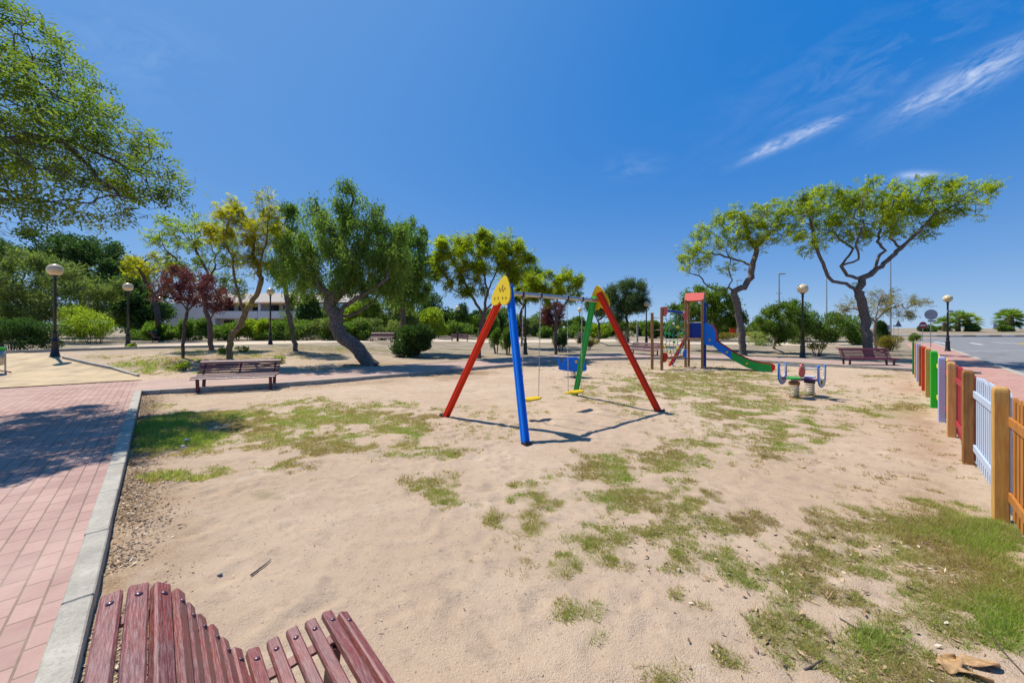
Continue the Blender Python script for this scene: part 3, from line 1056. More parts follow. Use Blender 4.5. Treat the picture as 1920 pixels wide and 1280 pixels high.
def foliage(pos, par, flow, rng, n, style, thr=3.0):
    """Leaves round the thin twigs: compound sprays, hanging strands, needles or broad leaves."""
    tips = np.where(flow <= thr)[0]
    w = 1.0 / flow[tips]
    w = w * np.exp(rng.normal(0, style.get('clump', 0.9), len(tips)))          # some twigs thick with leaves, some bare
    w /= w.sum()
    kind, L, Wd, spread = style['kind'], style['L'], style['W'], style['spread']
    if kind == 'spray':          # a rachis with leaflets on both sides
        ns = max(1, n // 6)
        t = rng.choice(tips, ns, p=w)
        c = pos[t] + rng.normal(0, spread, (ns, 3))
        pd = pos[t] - pos[np.maximum(par[t], 0)]
        pd /= np.linalg.norm(pd, axis=1, keepdims=True) + 1e-9
        d = pd * 0.6 + rng.normal(0, 0.7, (ns, 3)) + np.array([0, 0, style.get('lift', -0.15)])
        d /= np.linalg.norm(d, axis=1, keepdims=True) + 1e-9
        up = np.array([0, 0, 1.0]) + rng.normal(0, 0.45, (ns, 3))
        s = np.cross(d, up)
        s /= np.linalg.norm(s, axis=1, keepdims=True) + 1e-9
        R = style['R']
        C, Dv, T = [], [], []
        for k in range(6):
            f = (k // 2 + 0.3) / 3
            sg = 1 if k % 2 else -1
            C.append(c + d * R * f)
            Dv.append(d * 0.55 + s * sg)
            T.append(up)
        C, Dv, T = np.concatenate(C), np.concatenate(Dv), np.concatenate(T)
        v = sprays(C, Dv, rng, L, Wd, 0.3, 0.05, T)
        base = rng.uniform(0, 1, ns)
        clump = vnoise(c[:, 0] * 1.3 + c[:, 2], c[:, 1] * 1.3 + c[:, 2] * 1.7, 5)
        tint = np.tile(np.clip(0.55 * base + 0.45 * clump, 0, 1), 6) + rng.normal(0, 0.06, ns * 6)
    elif kind == 'hang':         # strands of narrow leaves that hang
        ns = max(1, n // 7)
        t = rng.choice(tips, ns, p=w)
        c = pos[t] + rng.normal(0, spread, (ns, 3))
        pd = rng.normal(0, 0.5, (ns, 3))
        C, Dv = [], []
        ln = style['R'] * rng.uniform(0.4, 1.2, ns)[:, None]
        for k in range(7):
            f = k / 7
            p = c + pd * ln * 0.35 * f + np.array([0, 0, -1.0]) * ln * f ** 1.2
            C.append(p + rng.normal(0, 0.02, (ns, 3)))
            Dv.append(rng.normal(0, 0.55, (ns, 3)) + np.array([0, 0, -0.8]))
        C, Dv = np.concatenate(C), np.concatenate(Dv)
        v = sprays(C, Dv, rng, L, Wd, 0.35)
        base = rng.uniform(0, 1, ns)
        clump = vnoise(c[:, 0] * 1.1, c[:, 2] * 1.1 + c[:, 1], 5)
        tint = np.tile(np.clip(0.5 * base + 0.5 * clump, 0, 1), 7) + rng.normal(0, 0.1, ns * 7)
    else:
        t = rng.choice(tips, n, p=w)
        c = pos[t] + rng.normal(0, spread, (n, 3))
        pd = pos[t] - pos[np.maximum(par[t], 0)]
        pd /= np.linalg.norm(pd, axis=1, keepdims=True) + 1e-9
        d = pd * style.get('along', 0.5) + rng.normal(0, 0.7, (n, 3)) + np.array([0, 0, style.get('lift', 0.0)])
        v = sprays(c, d, rng, L, Wd, 0.4)
        clump = vnoise(c[:, 0] * 1.4 + c[:, 2], c[:, 1] * 1.4 + c[:, 2] * 1.7, 5)
        tint = np.clip(0.6 * rng.uniform(0, 1, n) + 0.4 * clump, 0, 1)
    return v, np.clip(tint, 0, 1)


def blob_points(blobs, n, rng, d0):
    """Points in ellipsoids given as (px, py, rx, ry, depth offset, depth radius, weight)."""
    ws = np.array([b[2] * b[3] * (b[6] if len(b) > 6 else 1) for b in blobs], float)
    ws /= ws.sum()
    out = []
    for b, w in zip(blobs, ws):
        k = max(2, int(n * w))
        p = rng.normal(0, 1, (k, 3))
        p /= np.linalg.norm(p, axis=1, keepdims=True)
        p *= rng.uniform(0, 1, (k, 1)) ** 0.38
        d = d0 + b[4]
        c = W(b[0], b[1], d)
        rx, rz, ry = b[2] / F * d, b[3] / F * d, b[5]
        out.append(np.array(c) + p * np.array([rx, ry, rz]))
    return np.concatenate(out)


def L_(d, pts):
    return [W(p[0], p[1], d + (p[2] if len(p) > 2 else 0)) for p in pts]


SEED = [100]


def tree(name, label, d, limbs, blobs, r_base, natt, nleaf, style, leaf, bark, D=0.25, cat='tree', group=None, r_tip=0.006, jit=0.28,
         droop=0.0, thr=3.0, base=None, n_exp=1.7, iters=90):
    SEED[0] += 1
    rng = np.random.default_rng(SEED[0])
    lw = [L_(d, pl) for pl in limbs]
    if base is not None:
        lw[0][0] = Vector(base)
    b0 = lw[0][0].copy()
    lw[0][0] = lw[0][0] - Vector((0, 0, 0.12))
    att = blob_points(blobs, natt, rng, d)
    pos, par = grow(lw, att, D, rng, iters, None, jit, droop)
    mb = MB()
    rad, flow = tree_mesh(mb, pos, par, r_base, r_tip, n_exp)
    root = thing(name, b0, label, cat, group)
    mb.build('trunk', bark, root, origin=b0)
    v, t = foliage(pos, par, flow, rng, nleaf, style, thr)
    np_mesh('crown', v, 4, leaf, root, t, origin=b0)
    return root


SPRAY = dict(kind='spray', L=0.14, W=0.062, R=0.27, spread=0.13, lift=-0.12)
NEARSPRAY = dict(kind='spray', L=0.115, W=0.034, R=0.25, spread=0.10, lift=-0.55, clump=1.4)
HANG = dict(kind='hang', L=0.13, W=0.028, R=0.75, spread=0.14)
NEEDLE = dict(kind='leaf', L=0.19, W=0.035, spread=0.13, along=0.9, lift=0.35)
BROAD = dict(kind='leaf', L=0.11, W=0.055, spread=0.15, along=0.5)
SMALL = dict(kind='leaf', L=0.075, W=0.042, spread=0.09, along=0.5)
BIGSPRAY = dict(kind='spray', L=0.17, W=0.085, R=0.34, spread=0.22, lift=-0.1)

# near tree whose trunk stands just outside the picture; only its canopy reaches in
tree('feathery_tree', 'feathery green tree overhanging the brick path, crown entering at upper left', 8.0,
     [[(-250, 700), (-235, 560, .1), (-190, 430, 0), (-120, 340, -.2), (-40, 275, -.3), (60, 258, -.3), (120, 262, -.2), (200, 295, 0), (275, 330, .1)],
      [(-190, 430, 0), (-110, 260, .2), (-30, 140, .3), (30, 130, .3), (80, 160, .3), (140, 200, .3)],
      [(-110, 260, .2), (-50, 90, .5), (10, 40, .5)],
      [(-120, 340, -.2), (-60, 380, -.5), (40, 372, -.6), (110, 380, -.5)],
      [(120, 262, -.2), (190, 340, -.5), (235, 375, -.5)]],
     [(-40, 310, 90, 80, -2.2, 1.1), (45, 300, 60, 46, -2.0, .9), (40, 130, 95, 95, .0, 2.45), (5, 60, 85, 75, .3, 1.75), (105, 215, 110, 75, -.3, 2.62), (45, 290, 110, 80, -.8, 2.62), (215, 275, 85, 62, -.1, 1.93),
      (275, 345, 60, 42, 0, 1.05), (215, 375, 42, 45, -.2, 0.88), (55, 378, 75, 40, -.3, 1.40), (320, 352, 32, 24, .1, 0.61), (-60, 200, 90, 150, 0, 2.27),
      (285, 290, 30, 18, 0, 0.53), (10, 435, 24, 16, -.3, 0.70), (110, 410, 30, 14, -.3, 0.70), (368, 392, 8, 14, .1, 0.21), (180, 165, 22, 22, .2, 0.53), (100, 60, 30, 24, .3, 0.53)],
     0.15, 2300, 34000, NEARSPRAY, M['leaf_canopy'], M['bark_dark'], D=0.14, base=(-13.4, 8.0, 0.05), r_tip=0.004, thr=3.5, jit=0.35, droop=0.05, n_exp=1.45)

# the two umbrella-shaped trees on the right
dA = 23.4
tree('umbrella_tree', 'umbrella-shaped tree with forked grey trunk right behind the slide', dA,
     [[(1395, 666), (1390, 625), (1382, 575), (1376, 545)],
      [(1376, 545), (1395, 537), (1408, 520), (1412, 492), (1420, 462, .3), (1450, 430, .5)],
      [(1376, 545), (1365, 540), (1345, 545), (1325, 535), (1312, 518, .3), (1292, 512, .4)],
      [(1365, 540), (1373, 525), (1366, 508), (1370, 488)],
      [(1420, 468), (1402, 445), (1398, 420, -.5), (1392, 405, -.8)],
      [(1412, 500), (1385, 488, .6), (1350, 478, .9), (1318, 474, 1.)]],
     [(1415, 402, 72, 22, 0, 2.4), (1360, 425, 56, 22, 0, 2.0), (1462, 412, 40, 34, 0, 1.8), (1322, 466, 54, 18, 0, 1.7), (1296, 495, 28, 22, 0, 1.1),
      (1405, 445, 62, 24, 0, 1.9), (1462, 445, 22, 16, 0, 1.), (1372, 500, 22, 12, 0, .8)],
     0.20, 1150, 18000, SPRAY, M['leaf_acacia'], M['bark_grey'], D=0.27, jit=0.5, r_tip=0.010, thr=2.5, n_exp=1.45)
dB = 20.6
tree('umbrella_tree', 'largest umbrella-shaped tree, wide crown above the bench by the fence', dB,
     [[(1630, 672), (1626, 635), (1622, 590), (1612, 556), (1604, 535)],
      [(1610, 548), (1588, 533), (1560, 528), (1548, 508), (1536, 478), (1525, 440, .4), (1515, 405, .5)],
      [(1616, 540), (1617, 522), (1652, 500), (1690, 465), (1715, 440, -.4), (1750, 405, -.6), (1790, 385, -.6)],
      [(1617, 524), (1590, 515), (1578, 498), (1592, 480), (1600, 465), (1575, 450, .6), (1560, 430, .9)],
      [(1640, 508), (1646, 485), (1660, 470), (1645, 452), (1650, 425, .5), (1660, 395, .6)],
      [(1690, 465), (1668, 445), (1680, 415, .4), (1700, 385, .6)],
      [(1578, 500), (1610, 485, -.6), (1605, 455, -1.2), (1620, 420, -1.4)]],
     [(1538, 374, 60, 24, 0, 2.4), (1600, 385, 66, 30, 0, 2.6), (1690, 372, 76, 28, 0, 2.6), (1765, 374, 70, 26, 0, 2.3), (1825, 358, 44, 11, 0, 1.4),
      (1525, 425, 36, 36, 0, 1.8), (1590, 432, 50, 26, 0, 2.), (1730, 405, 56, 22, 0, 2.), (1795, 405, 34, 20, 0, 1.4), (1515, 465, 20, 18, 0, 1.2),
      (1640, 360, 45, 20, 0, 2.), (1745, 345, 45, 10, 0, 1.6), (1640, 425, 40, 26, 0, 1.5), (1735, 440, 10, 10, 0, .6)],
     0.215, 1700, 31000, SPRAY, M['leaf_acacia'], M['bark_grey'], D=0.26, jit=0.5, r_tip=0.009, thr=2.5, n_exp=1.45)

# left of the swing
bP = G(697, 684)
tree('pepper_tree', 'large weeping green tree with thick trunk leaning left', bP.y,
     [[(697, 684), (672, 655), (640, 628), (630, 608), (640, 585), (645, 568)],
      [(634, 600), (618, 575), (622, 560), (640, 545), (652, 505, .3), (640, 440, .6), (660, 380, .8)],
      [(645, 575), (668, 560, -.3), (700, 543, -.5), (728, 522, -.6)],
      [(640, 596), (668, 588, .4), (700, 565, .6), (716, 540, .8), (722, 515, 1.)],
      [(628, 556), (600, 540, -.3), (580, 505, -.5), (560, 450, -.5)],
      [(652, 510), (690, 450, .1), (700, 405, .2)],
      [(640, 460), (600, 400, .3), (590, 375, .3)]],
     [(655, 395, 42, 50, .3, 1.3), (700, 440, 58, 48, .2, 1.5), (620, 450, 62, 48, 0, 1.5), (560, 460, 42, 52, -.2, 1.2), (730, 490, 46, 42, .2, 1.4), (655, 490, 85, 38, 0, 1.8),
      (595, 385, 26, 24, .2, .7), (655, 350, 24, 22, .3, .7), (600, 405, 40, 34, .3, 1.0), (760, 450, 26, 36, .1, 1.0), (705, 395, 24, 22, .2, .7), (540, 500, 34, 34, -.2, 1.), (745, 530, 22, 16, .2, .8), (590, 520, 40, 24, -.2, .9), (700, 515, 55, 22, 0, 1.2), (640, 525, 60, 16, .3, 1.), (742, 465, 40, 40, .2, 1.2)],
     0.30, 1000, 46000, dict(HANG, L=.175, W=.038, clump=1.05), M['leaf_pepper'], M['bark_grey'], D=0.22, jit=0.32, thr=3.0, droop=0.05, n_exp=1.9)
bY = G(430, 673)
tree('yellow_tree', 'yellow-flowering tree with mossy curved trunk behind the left bench', bY.y,
     [[(430, 674), (431, 645), (437, 625), (452, 608), (460, 585), (468, 572)],
      [(466, 578), (480, 555), (490, 530), (484, 500), (474, 475), (478, 440, .2), (488, 405, .3), (484, 365, .3)],
      [(458, 590), (446, 550), (438, 515), (436, 480), (420, 455, -.3), (425, 420, -.4)],
      [(478, 445), (462, 410, .3), (440, 385, .4), (432, 372, .4)],
      [(484, 505), (500, 450, -.3), (505, 400, -.4), (502, 355, -.4)]],
     [(445, 415, 38, 30, 0, .9), (470, 445, 40, 36, 0, 1.0), (500, 430, 24, 42, 0, .7), (410, 440, 26, 16, 0, .6), (480, 490, 30, 22, 0, .7)],
     0.12, 460, 21000, dict(SPRAY, L=0.085, W=0.038, R=0.16), M['leaf_yellow'], M['bark_moss'], D=0.18, jit=0.35, thr=2.6, r_tip=0.007, n_exp=1.45)
bR = G(342, 671)
tree('plum_tree', 'slender purple-leaved plum tree on a thin straight trunk', bR.y,
     [[(342, 672), (344, 640), (346, 610), (352, 582)], [(352, 582), (335, 560), (320, 540)], [(352, 582), (372, 560), (395, 545)], [(350, 590), (355, 550, .3), (360, 515, .4)]],
     [(335, 540, 48, 24, 0, 1.0), (385, 548, 48, 28, 0, 1.0), (355, 515, 46, 18, 0, .9), (405, 575, 26, 14, 0, .6), (300, 560, 20, 12, 0, .5)],
     0.06, 420, 10500, SMALL, M['leaf_plum'], M['bark_dark'], D=0.16, jit=0.3, r_tip=0.005)
bT = G(396, 656)
tree('bare_crowned_tree', 'sparse twiggy tree with twin brown trunks behind the plum tree', bT.y,
     [[(396, 657), (395, 625), (391, 598), (385, 575)], [(393, 605), (402, 582), (412, 550, .3), (415, 520, .5)], [(386, 578), (380, 545), (395, 520), (405, 495, .3)],
      [(382, 555), (355, 520, -.3), (330, 485, -.4), (312, 470, -.4)], [(395, 520), (372, 480, .4), (362, 450, .5)]],
     [(325, 452, 46, 24, 0, 1.7), (385, 438, 52, 32, 0, 1.8), (350, 430, 40, 18, 0, 1.5), (420, 480, 30, 34, 0, 1.3), (345, 495, 36, 20, 0, 1.3), (380, 420, 34, 14, 0, 1.), (440, 530, 22, 30, 0, 1.), (300, 440, 14, 8, 0, .6)],
     0.12, 850, 9500, SPRAY, M['leaf_lime'], M['bark_red'], D=0.24, jit=0.4, r_tip=0.012, thr=1.6, n_exp=1.45)
bU = G(556, 658)
tree('weeping_tree', 'thin-trunked tree leaning left with a narrow drooping crown', bU.y,
     [[(556, 659), (548, 620), (540, 575), (534, 530), (528, 480), (525, 430)], [(548, 620), (538, 585, .3), (545, 560, .4), (560, 540, .4)]],
     [(535, 430, 34, 50, 0, 1.2), (522, 480, 34, 42, 0, 1.1), (556, 500, 30, 34, 0, 1.0), (540, 390, 22, 22, 0, .8)],
     0.12, 280, 15000, dict(HANG, R=0.6, L=.17, W=.038), M['leaf_mid'], M['bark_grey'], D=0.25, droop=0.05)
tree('pepper_tree', 'tall upright green tree directly right of the leaning weeping tree', 24.5,
     [[(755, 662), (755, 610), (756, 560), (760, 510), (762, 460)], [(756, 560), (735, 520), (725, 485)], [(758, 530), (785, 500), (795, 470)]],
     [(772, 440, 36, 42, 0, 1.7), (750, 490, 46, 50, 0, 2.), (796, 500, 32, 48, 0, 1.6), (722, 460, 24, 36, 0, 1.2), (760, 545, 46, 26, 0, 1.6), (745, 420, 14, 20, 0, .7), (795, 440, 14, 26, 0, .8)],
     0.17, 520, 30000, dict(HANG, L=0.22, W=0.055, R=0.7), M['leaf_pepper'], M['bark_grey'], D=0.32, base=G(755, 650), jit=0.3)
bM = G(897, 672)
tree('spreading_tree', 'light green spreading tree directly behind the red swing leg', bM.y,
     [[(897, 673), (898, 640), (903, 610), (908, 585)], [(906, 592), (885, 555), (868, 520), (850, 490, .4)], [(908, 585), (915, 545), (905, 505), (900, 470)],
      [(908, 585), (940, 545, -.3), (955, 510, -.4), (965, 480, -.4)], [(915, 545), (935, 500, .6), (925, 460, .6)], [(885, 555), (850, 545, .3), (830, 510, .4)]],
     [(905, 456, 78, 20, 0, 2.2), (846, 478, 40, 34, 0, 1.8), (955, 480, 40, 30, 0, 1.8), (985, 500, 22, 20, 0, 1.2), (900, 495, 72, 26, 0, 2.2), (840, 525, 22, 20, 0, 1.), (880, 540, 30, 16, 0, 1.2), (968, 515, 20, 16, 0, 1.)],
     0.135, 800, 34000, SPRAY, M['leaf_acacia'], M['bark_red'], D=0.26, jit=0.4, r_tip=0.012, thr=2.4, n_exp=1.45)
bN = G(1042, 664)
tree('spreading_tree', 'small pale green spreading tree seen through the swing chains', bN.y,
     [[(1042, 665), (1041, 630), (1043, 600), (1040, 580)], [(1042, 598), (1060, 570), (1075, 550)], [(1040, 580), (1020, 560), (1000, 540), (985, 525)], [(1040, 580), (1045, 550), (1040, 530)]],
     [(1010, 525, 40, 20, 0, 1.8), (1060, 530, 40, 20, 0, 1.8), (1035, 545, 55, 14, 0, 1.8), (1080, 560, 16, 10, 0, .9), (985, 550, 22, 14, 0, 1.)],
     0.10, 480, 20000, SPRAY, M['leaf_acacia'], M['bark_red'], D=0.28, jit=0.38, r_tip=0.012, thr=2.4)
tree('spreading_tree', 'light green spreading tree between the yellow swing plate and the pale one', 31.0,
     [[(978, 655), (980, 620), (976, 590), (985, 565)], [(982, 575), (960, 545), (955, 525)], [(985, 565), (1005, 540), (1010, 515)]],
     [(975, 520, 36, 22, 0, 2.), (1000, 515, 26, 18, 0, 1.6), (960, 550, 28, 18, 0, 1.6)],
     0.11, 380, 16000, dict(BIGSPRAY, L=.14, W=.07), M['leaf_mid'], M['bark_dark'], D=0.34, base=G(978, 648))
tree('plum_tree', 'small round purple-leaved tree beyond the swing seats', 33.0,
     [[(1041, 650), (1041, 625), (1040, 605)], [(1040, 605), (1028, 585), (1022, 575)], [(1040, 605), (1052, 588), (1056, 575)]],
     [(1035, 582, 24, 20, 0, 1.1), (1050, 595, 16, 14, 0, .8), (1022, 600, 14, 12, 0, .7)],
     0.08, 240, 8000, dict(BROAD, L=.13, W=.06), M['leaf_plum'], M['bark_dark'], D=0.26, base=G(1039, 645))
# pines and broad trees beyond the swing's right leg
tree('pine_tree', 'dark needled pine tree beyond the right swing leg', 34.0,
     [[(1178, 652), (1176, 610), (1172, 570), (1176, 535)], [(1174, 585), (1155, 560), (1145, 545)], [(1174, 580), (1195, 560), (1205, 545)]],
     [(1178, 540, 22, 18, 0, 1.4), (1150, 552, 22, 16, 0, 1.3), (1202, 552, 16, 22, 0, 1.2), (1175, 572, 40, 18, 0, 1.8), (1150, 590, 16, 10, 0, 1.), (1205, 580, 12, 12, 0, .8)],
     0.12, 460, 42000, dict(NEEDLE, spread=.2, clump=.6), M['leaf_pine'], M['bark_dark'], D=0.34, base=G(1178, 641))
tree('pine_tree', 'small forked pine tree standing behind the green swing leg', 36.0,
     [[(1123, 648), (1124, 620), (1120, 600), (1113, 585)], [(1121, 603), (1134, 590), (1138, 570)]],
     [(1112, 572, 16, 12, 0, 1.), (1138, 562, 16, 14, 0, 1.), (1125, 580, 22, 8, 0, 1.2)],
     0.10, 240, 18000, dict(NEEDLE, spread=.2, clump=.6), M['leaf_pine'], M['bark_dark'], D=0.34, base=G(1123, 640))
tree('round_tree', 'round-crowned green tree behind the play tower', 28.0,
     [[(1346, 648), (1344, 620), (1340, 600)], [(1340, 602), (1320, 580), (1300, 565)], [(1340, 602), (1350, 575), (1345, 555)], [(1341, 605), (1365, 590), (1378, 570)]],
     [(1325, 560, 46, 26, 0, 2.2), (1290, 580, 36, 26, 0, 1.8), (1345, 585, 46, 28, 0, 2.), (1320, 540, 30, 12, 0, 1.4), (1375, 600, 18, 16, 0, 1.), (1275, 605, 18, 14, 0, 1.)],
     0.12, 520, 26000, dict(BROAD, L=.15, W=.075), M['leaf_mid'], M['bark_dark'], D=0.30, base=G(1346, 646))
tree('olive_tree', 'bushy olive-green tree with pale slanting stems left of the tall lamp post', 25.0,
     [[(1450, 660), (1455, 635), (1460, 612), (1462, 600)], [(1455, 635), (1445, 618), (1435, 600)], [(1460, 612), (1478, 600), (1490, 585)]],
     [(1465, 592, 40, 26, 0, 1.6), (1440, 605, 24, 22, 0, 1.2), (1490, 580, 26, 22, 0, 1.3), (1500, 605, 26, 26, 0, 1.3), (1475, 620, 36, 12, 0, 1.3)],
     0.09, 420, 24000, dict(SMALL, L=.11, W=.05, spread=.13), M['leaf_mid'], M['bark_pale'], D=0.24, base=G(1450, 652))
tree('sparse_tree', 'sparse golden-leaved tree with a pale trunk behind the largest umbrella tree', 24.0,
     [[(1642, 662), (1641, 630), (1640, 602)], [(1640, 604), (1620, 585), (1600, 578)], [(1640, 602), (1660, 582), (1690, 572)], [(1640, 602), (1645, 575), (1655, 550)]],
     [(1620, 572, 50, 18, 0, 1.6), (1670, 570, 50, 18, 0, 1.6), (1650, 555, 30, 14, 0, 1.2), (1690, 590, 30, 9, 0, 1.), (1590, 585, 22, 8, 0, 1.)],
     0.085, 420, 8000, dict(SPRAY, L=.085, W=.04), M['leaf_dry'], M['bark_pale'], D=0.22, jit=0.4, r_tip=0.010, thr=1.8, base=G(1642, 656))

# trees massed at the back left
tree('spreading_tree', 'yellow-green tree top behind the plum tree and right of the dark evergreens', 33.0,
     [[(300, 640), (296, 600), (290, 560), (285, 530)], [(290, 560), (270, 520), (262, 500)], [(290, 555), (320, 525), (335, 505)]],
     [(275, 492, 34, 16, 0, 2.), (310, 505, 36, 18, 0, 2.), (255, 515, 18, 12, 0, 1.4), (345, 520, 22, 14, 0, 1.4)],
     0.2, 300, 6000, BIGSPRAY, M['leaf_yellow'], M['bark_dark'], D=0.38, base=G(300, 637))
for (px, d, lab, blobs, lf, nm, n) in [
    (60, 31, 'broad olive-green feathery tree behind the left-most lamp globe', [(45, 510, 62, 46, 0, 3.2), (110, 535, 62, 46, 0, 3.), (20, 570, 50, 40, 0, 3.), (160, 560, 46, 36, 0, 2.6), (80, 580, 80, 26, 0, 3.), (190, 530, 26, 26, 0, 2.)], 'leaf_olive', 'feathery_tree', 26000),
    (150, 44, 'tall dark evergreen tree towering above the feathery one at left', [(95, 450, 36, 16, 0, 3.), (140, 462, 40, 20, 0, 3.), (185, 470, 46, 24, 0, 3.5), (215, 505, 46, 34, 0, 3.5), (165, 505, 60, 34, 0, 4.), (235, 545, 40, 40, 0, 3.5), (75, 440, 16, 10, 0, 2.)], 'leaf_dark', 'evergreen_tree', 24000),
    (-20, 42, 'dark evergreen tree at the far left edge behind the feathery tree', [(20, 470, 46, 20, 0, 3.), (-30, 490, 50, 40, 0, 3.), (50, 490, 40, 20, 0, 3.)], 'leaf_dark', 'evergreen_tree', 9000),
    (255, 38, 'dark shadowy tree right behind the second lamp from the left', [(250, 575, 34, 34, 0, 2.4), (235, 540, 26, 24, 0, 2.), (285, 590, 30, 24, 0, 2.)], 'leaf_dark', 'evergreen_tree', 10000)]:
    b = G(px, 640)
    b = Vector(((px - PX0) / F * d, d, 0.5))
    cx = float(np.mean([q[0] for q in blobs]))
    cy = float(np.mean([q[1] for q in blobs]))
    tree(nm, lab, d, [[(px, 640), (px + 3, 610), (0.6 * px + 0.4 * cx, 575), (cx, cy + 20)], [(px + 3, 612), (px - 25, 570), (px - 45, 545)], [(px + 2, 605), (px + 40, 560), (px + 60, 540)]],
         blobs, 0.28, 520, n, dict(BROAD, L=.34, W=.15, spread=.34) if lf != 'leaf_olive' else dict(kind='leaf', L=.34, W=.07, spread=.28, along=.6, lift=-.3), M[lf], M['bark_dark'], D=0.55, base=b, group='trees massed at the back left')


# ------------------------------------------------------------------ bushes and hedges
def bush(name, label, base, w, dpt, h, n, leaf, L=0.10, Wd=0.05, bark=None, cat='bush', group=None, lobes=7, z0=0.15, lift=0.25, rz=0.0, boxy=0.0, stems=7):
    SEED[0] += 1
    rng = np.random.default_rng(SEED[0])
    root = thing(name, base, label, cat, group, rz)
    mb = MB()
    for k in range(stems):
        a = 2 * math.pi * k / stems + rng.uniform(-.3, .3)
        e = Vector((math.cos(a) * w * .33, math.sin(a) * dpt * .33, h * rng.uniform(.55, .85)))
        mb.tube([Vector((math.cos(a) * w * .08, math.sin(a) * dpt * .08, -0.06)), e * 0.5 + Vector((rng.normal(0, .03), rng.normal(0, .03), 0)), e], [0.022, 0.016, 0.006], 5, caps=False)
    mb.build('stem', bark or M['bark_dark'], root)
    C = []
    for k in range(lobes):
        if boxy:
            cc = np.array([rng.uniform(-.46, .46) * w, rng.uniform(-.3, .3) * dpt, rng.uniform(z0 + .12, .80) * h])
            rr = np.array([w / lobes * 1.5 + .12 * h, dpt * .30, h * .24]) * rng.uniform(.8, 1.2)
        else:
            a, q = rng.uniform(0, 2 * math.pi), rng.uniform(0, 1) ** .5
            zz = rng.uniform(z0 + .15, .74)
            sh = math.sqrt(max(.1, 1 - (abs(zz - .48) / .62) ** 2))
            cc = np.array([math.cos(a) * q * w * .32 * sh, math.sin(a) * q * dpt * .32 * sh, zz * h])
            rr = np.array([w * .22, dpt * .22, h * .24]) * rng.uniform(.7, 1.2)
        p = rng.normal(0, 1, (n // lobes, 3))
        p /= np.linalg.norm(p, axis=1, keepdims=True)
        p *= rng.uniform(0.25, 1.0, (len(p), 1)) ** .45 * rng.uniform(.85, 1.12, (len(p), 1))
        C.append(cc + p * rr)
    C = np.concatenate(C)
    C = C[C[:, 2] > 0.01]
    cen = np.array([0, 0, h * .4])
    d = (C - cen) / np.array([w, dpt, h]) * 1.2 + rng.normal(0, .5, C.shape) + np.array([0, 0, lift])
    v = sprays(C, d, rng, L, Wd, .4)
    cl = vnoise(C[:, 0] * 3 + base[0], C[:, 2] * 3 + C[:, 1] * 2, 4)
    t = np.clip(.55 * rng.uniform(0, 1, len(C)) + .45 * cl, 0, 1)
    np_mesh('foliage', v, 4, leaf, root, t)
    return root


def bush_px(name, label, px0, px1, py_top, py_base, n, leaf, deep=None, **kw):
    b = G((px0 + px1) / 2, py_base)
    w = (px1 - px0) / F * b.y
    h = (py_base - py_top) / F * b.y
    return bush(name, label, b, w, deep or w * .8, h, n, leaf, **kw)


bush_px('oleander_bush', 'dark green round oleander bush left of the red swing leg', 738, 818, 608, 669, 16000, M['leaf_dark'], L=.16, Wd=.055, lift=.7, lobes=16, z0=.02)
bush_px('topiary_bush', 'slim clipped shrub, left of the two behind the blue swing leg', 916, 944, 611, 663, 4600, M['leaf_mid'], L=.08, Wd=.04, z0=.25, group='clipped shrubs by the swing')
bush_px('topiary_bush', 'clipped oval shrub, right of the two behind the blue swing leg', 938, 967, 610, 665, 5200, M['leaf_mid'], L=.08, Wd=.04, z0=.2, group='clipped shrubs by the swing')
bush_px('oleander_bush', 'upright green shrub behind the thin tree trunk seen through the swing', 1034, 1068, 614, 659, 3000, M['leaf_dark'], L=.13, Wd=.05)
bush_px('low_bush', 'low yellowish shrub seen behind the green swing leg', 1078, 1126, 632, 655, 2400, M['leaf_dry'], L=.12, Wd=.05)
bush_px('grey_bush', 'pale grey rounded shrub beside the distant lamp post', 1075, 1106, 615, 641, 1600, M['leaf_grey'], L=.16, Wd=.05, group='grey rounded shrubs')
bush_px('grey_bush', 'pale grey rounded shrub under the dark pine tree', 1150, 1180, 621, 643, 1500, M['leaf_grey'], L=.16, Wd=.05, group='grey rounded shrubs')
bush_px('lime_bush', 'wide lime-green bush between the two left lamp posts', 112, 240, 566, 644, 9000, M['leaf_lime'], L=.16, Wd=.05, bark=M['bark_red'], lift=.2, stems=9)
bush_px('clipped_hedge', 'dark clipped hedge block at the left edge beside the lamp post', -40, 84, 598, 659, 17000, M['leaf_dark'], deep=2.2, L=.085, Wd=.05, boxy=1, lobes=26, z0=.02, cat='hedge', stems=14)
bush_px('low_bush', 'small yellow-green bush behind the clipped hedge at the left edge', -30, 20, 575, 640, 2500, M['leaf_lime'], L=.16, Wd=.05)
bush_px('golden_bush', 'low olive-yellow bush right of the largest umbrella tree trunk', 1640, 1692, 628, 658, 3600, M['leaf_dry'], L=.09, Wd=.04)
bush_px('leggy_bush', 'leggy flowering shrub beside the lamp post near the spring rider', 1512, 1552, 640, 668, 600, M['leaf_dry'], L=.10, Wd=.045, stems=9, z0=.45)
bush_px('low_bush', 'small rounded green shrub at the end of the fence by the no-entry sign', 1704, 1728, 623, 643, 1500, M['leaf_mid'], L=.12, Wd=.05)
hedge = [(1505, 1585, 578, 646, 'leaf_mid', 'tall dense green hedge bush right of the near lamp post'), (1565, 1645, 586, 646, 'leaf_mid', 'dense green hedge bush behind the large umbrella trunk'),
         (1470, 1535, 592, 645, 'leaf_olive', 'olive-toned bush directly behind the near lamp post'), (1636, 1668, 600, 645, 'leaf_dark', 'dark bush between the pale trunk and the road signs')]
for a, b, t, bs, lf, lab in hedge:
    bush_px('hedge_bush', lab, a, b, t, bs, 9500, M[lf], L=.17, Wd=.075, lobes=14, z0=.02, cat='bush', group='bushes screening the road')
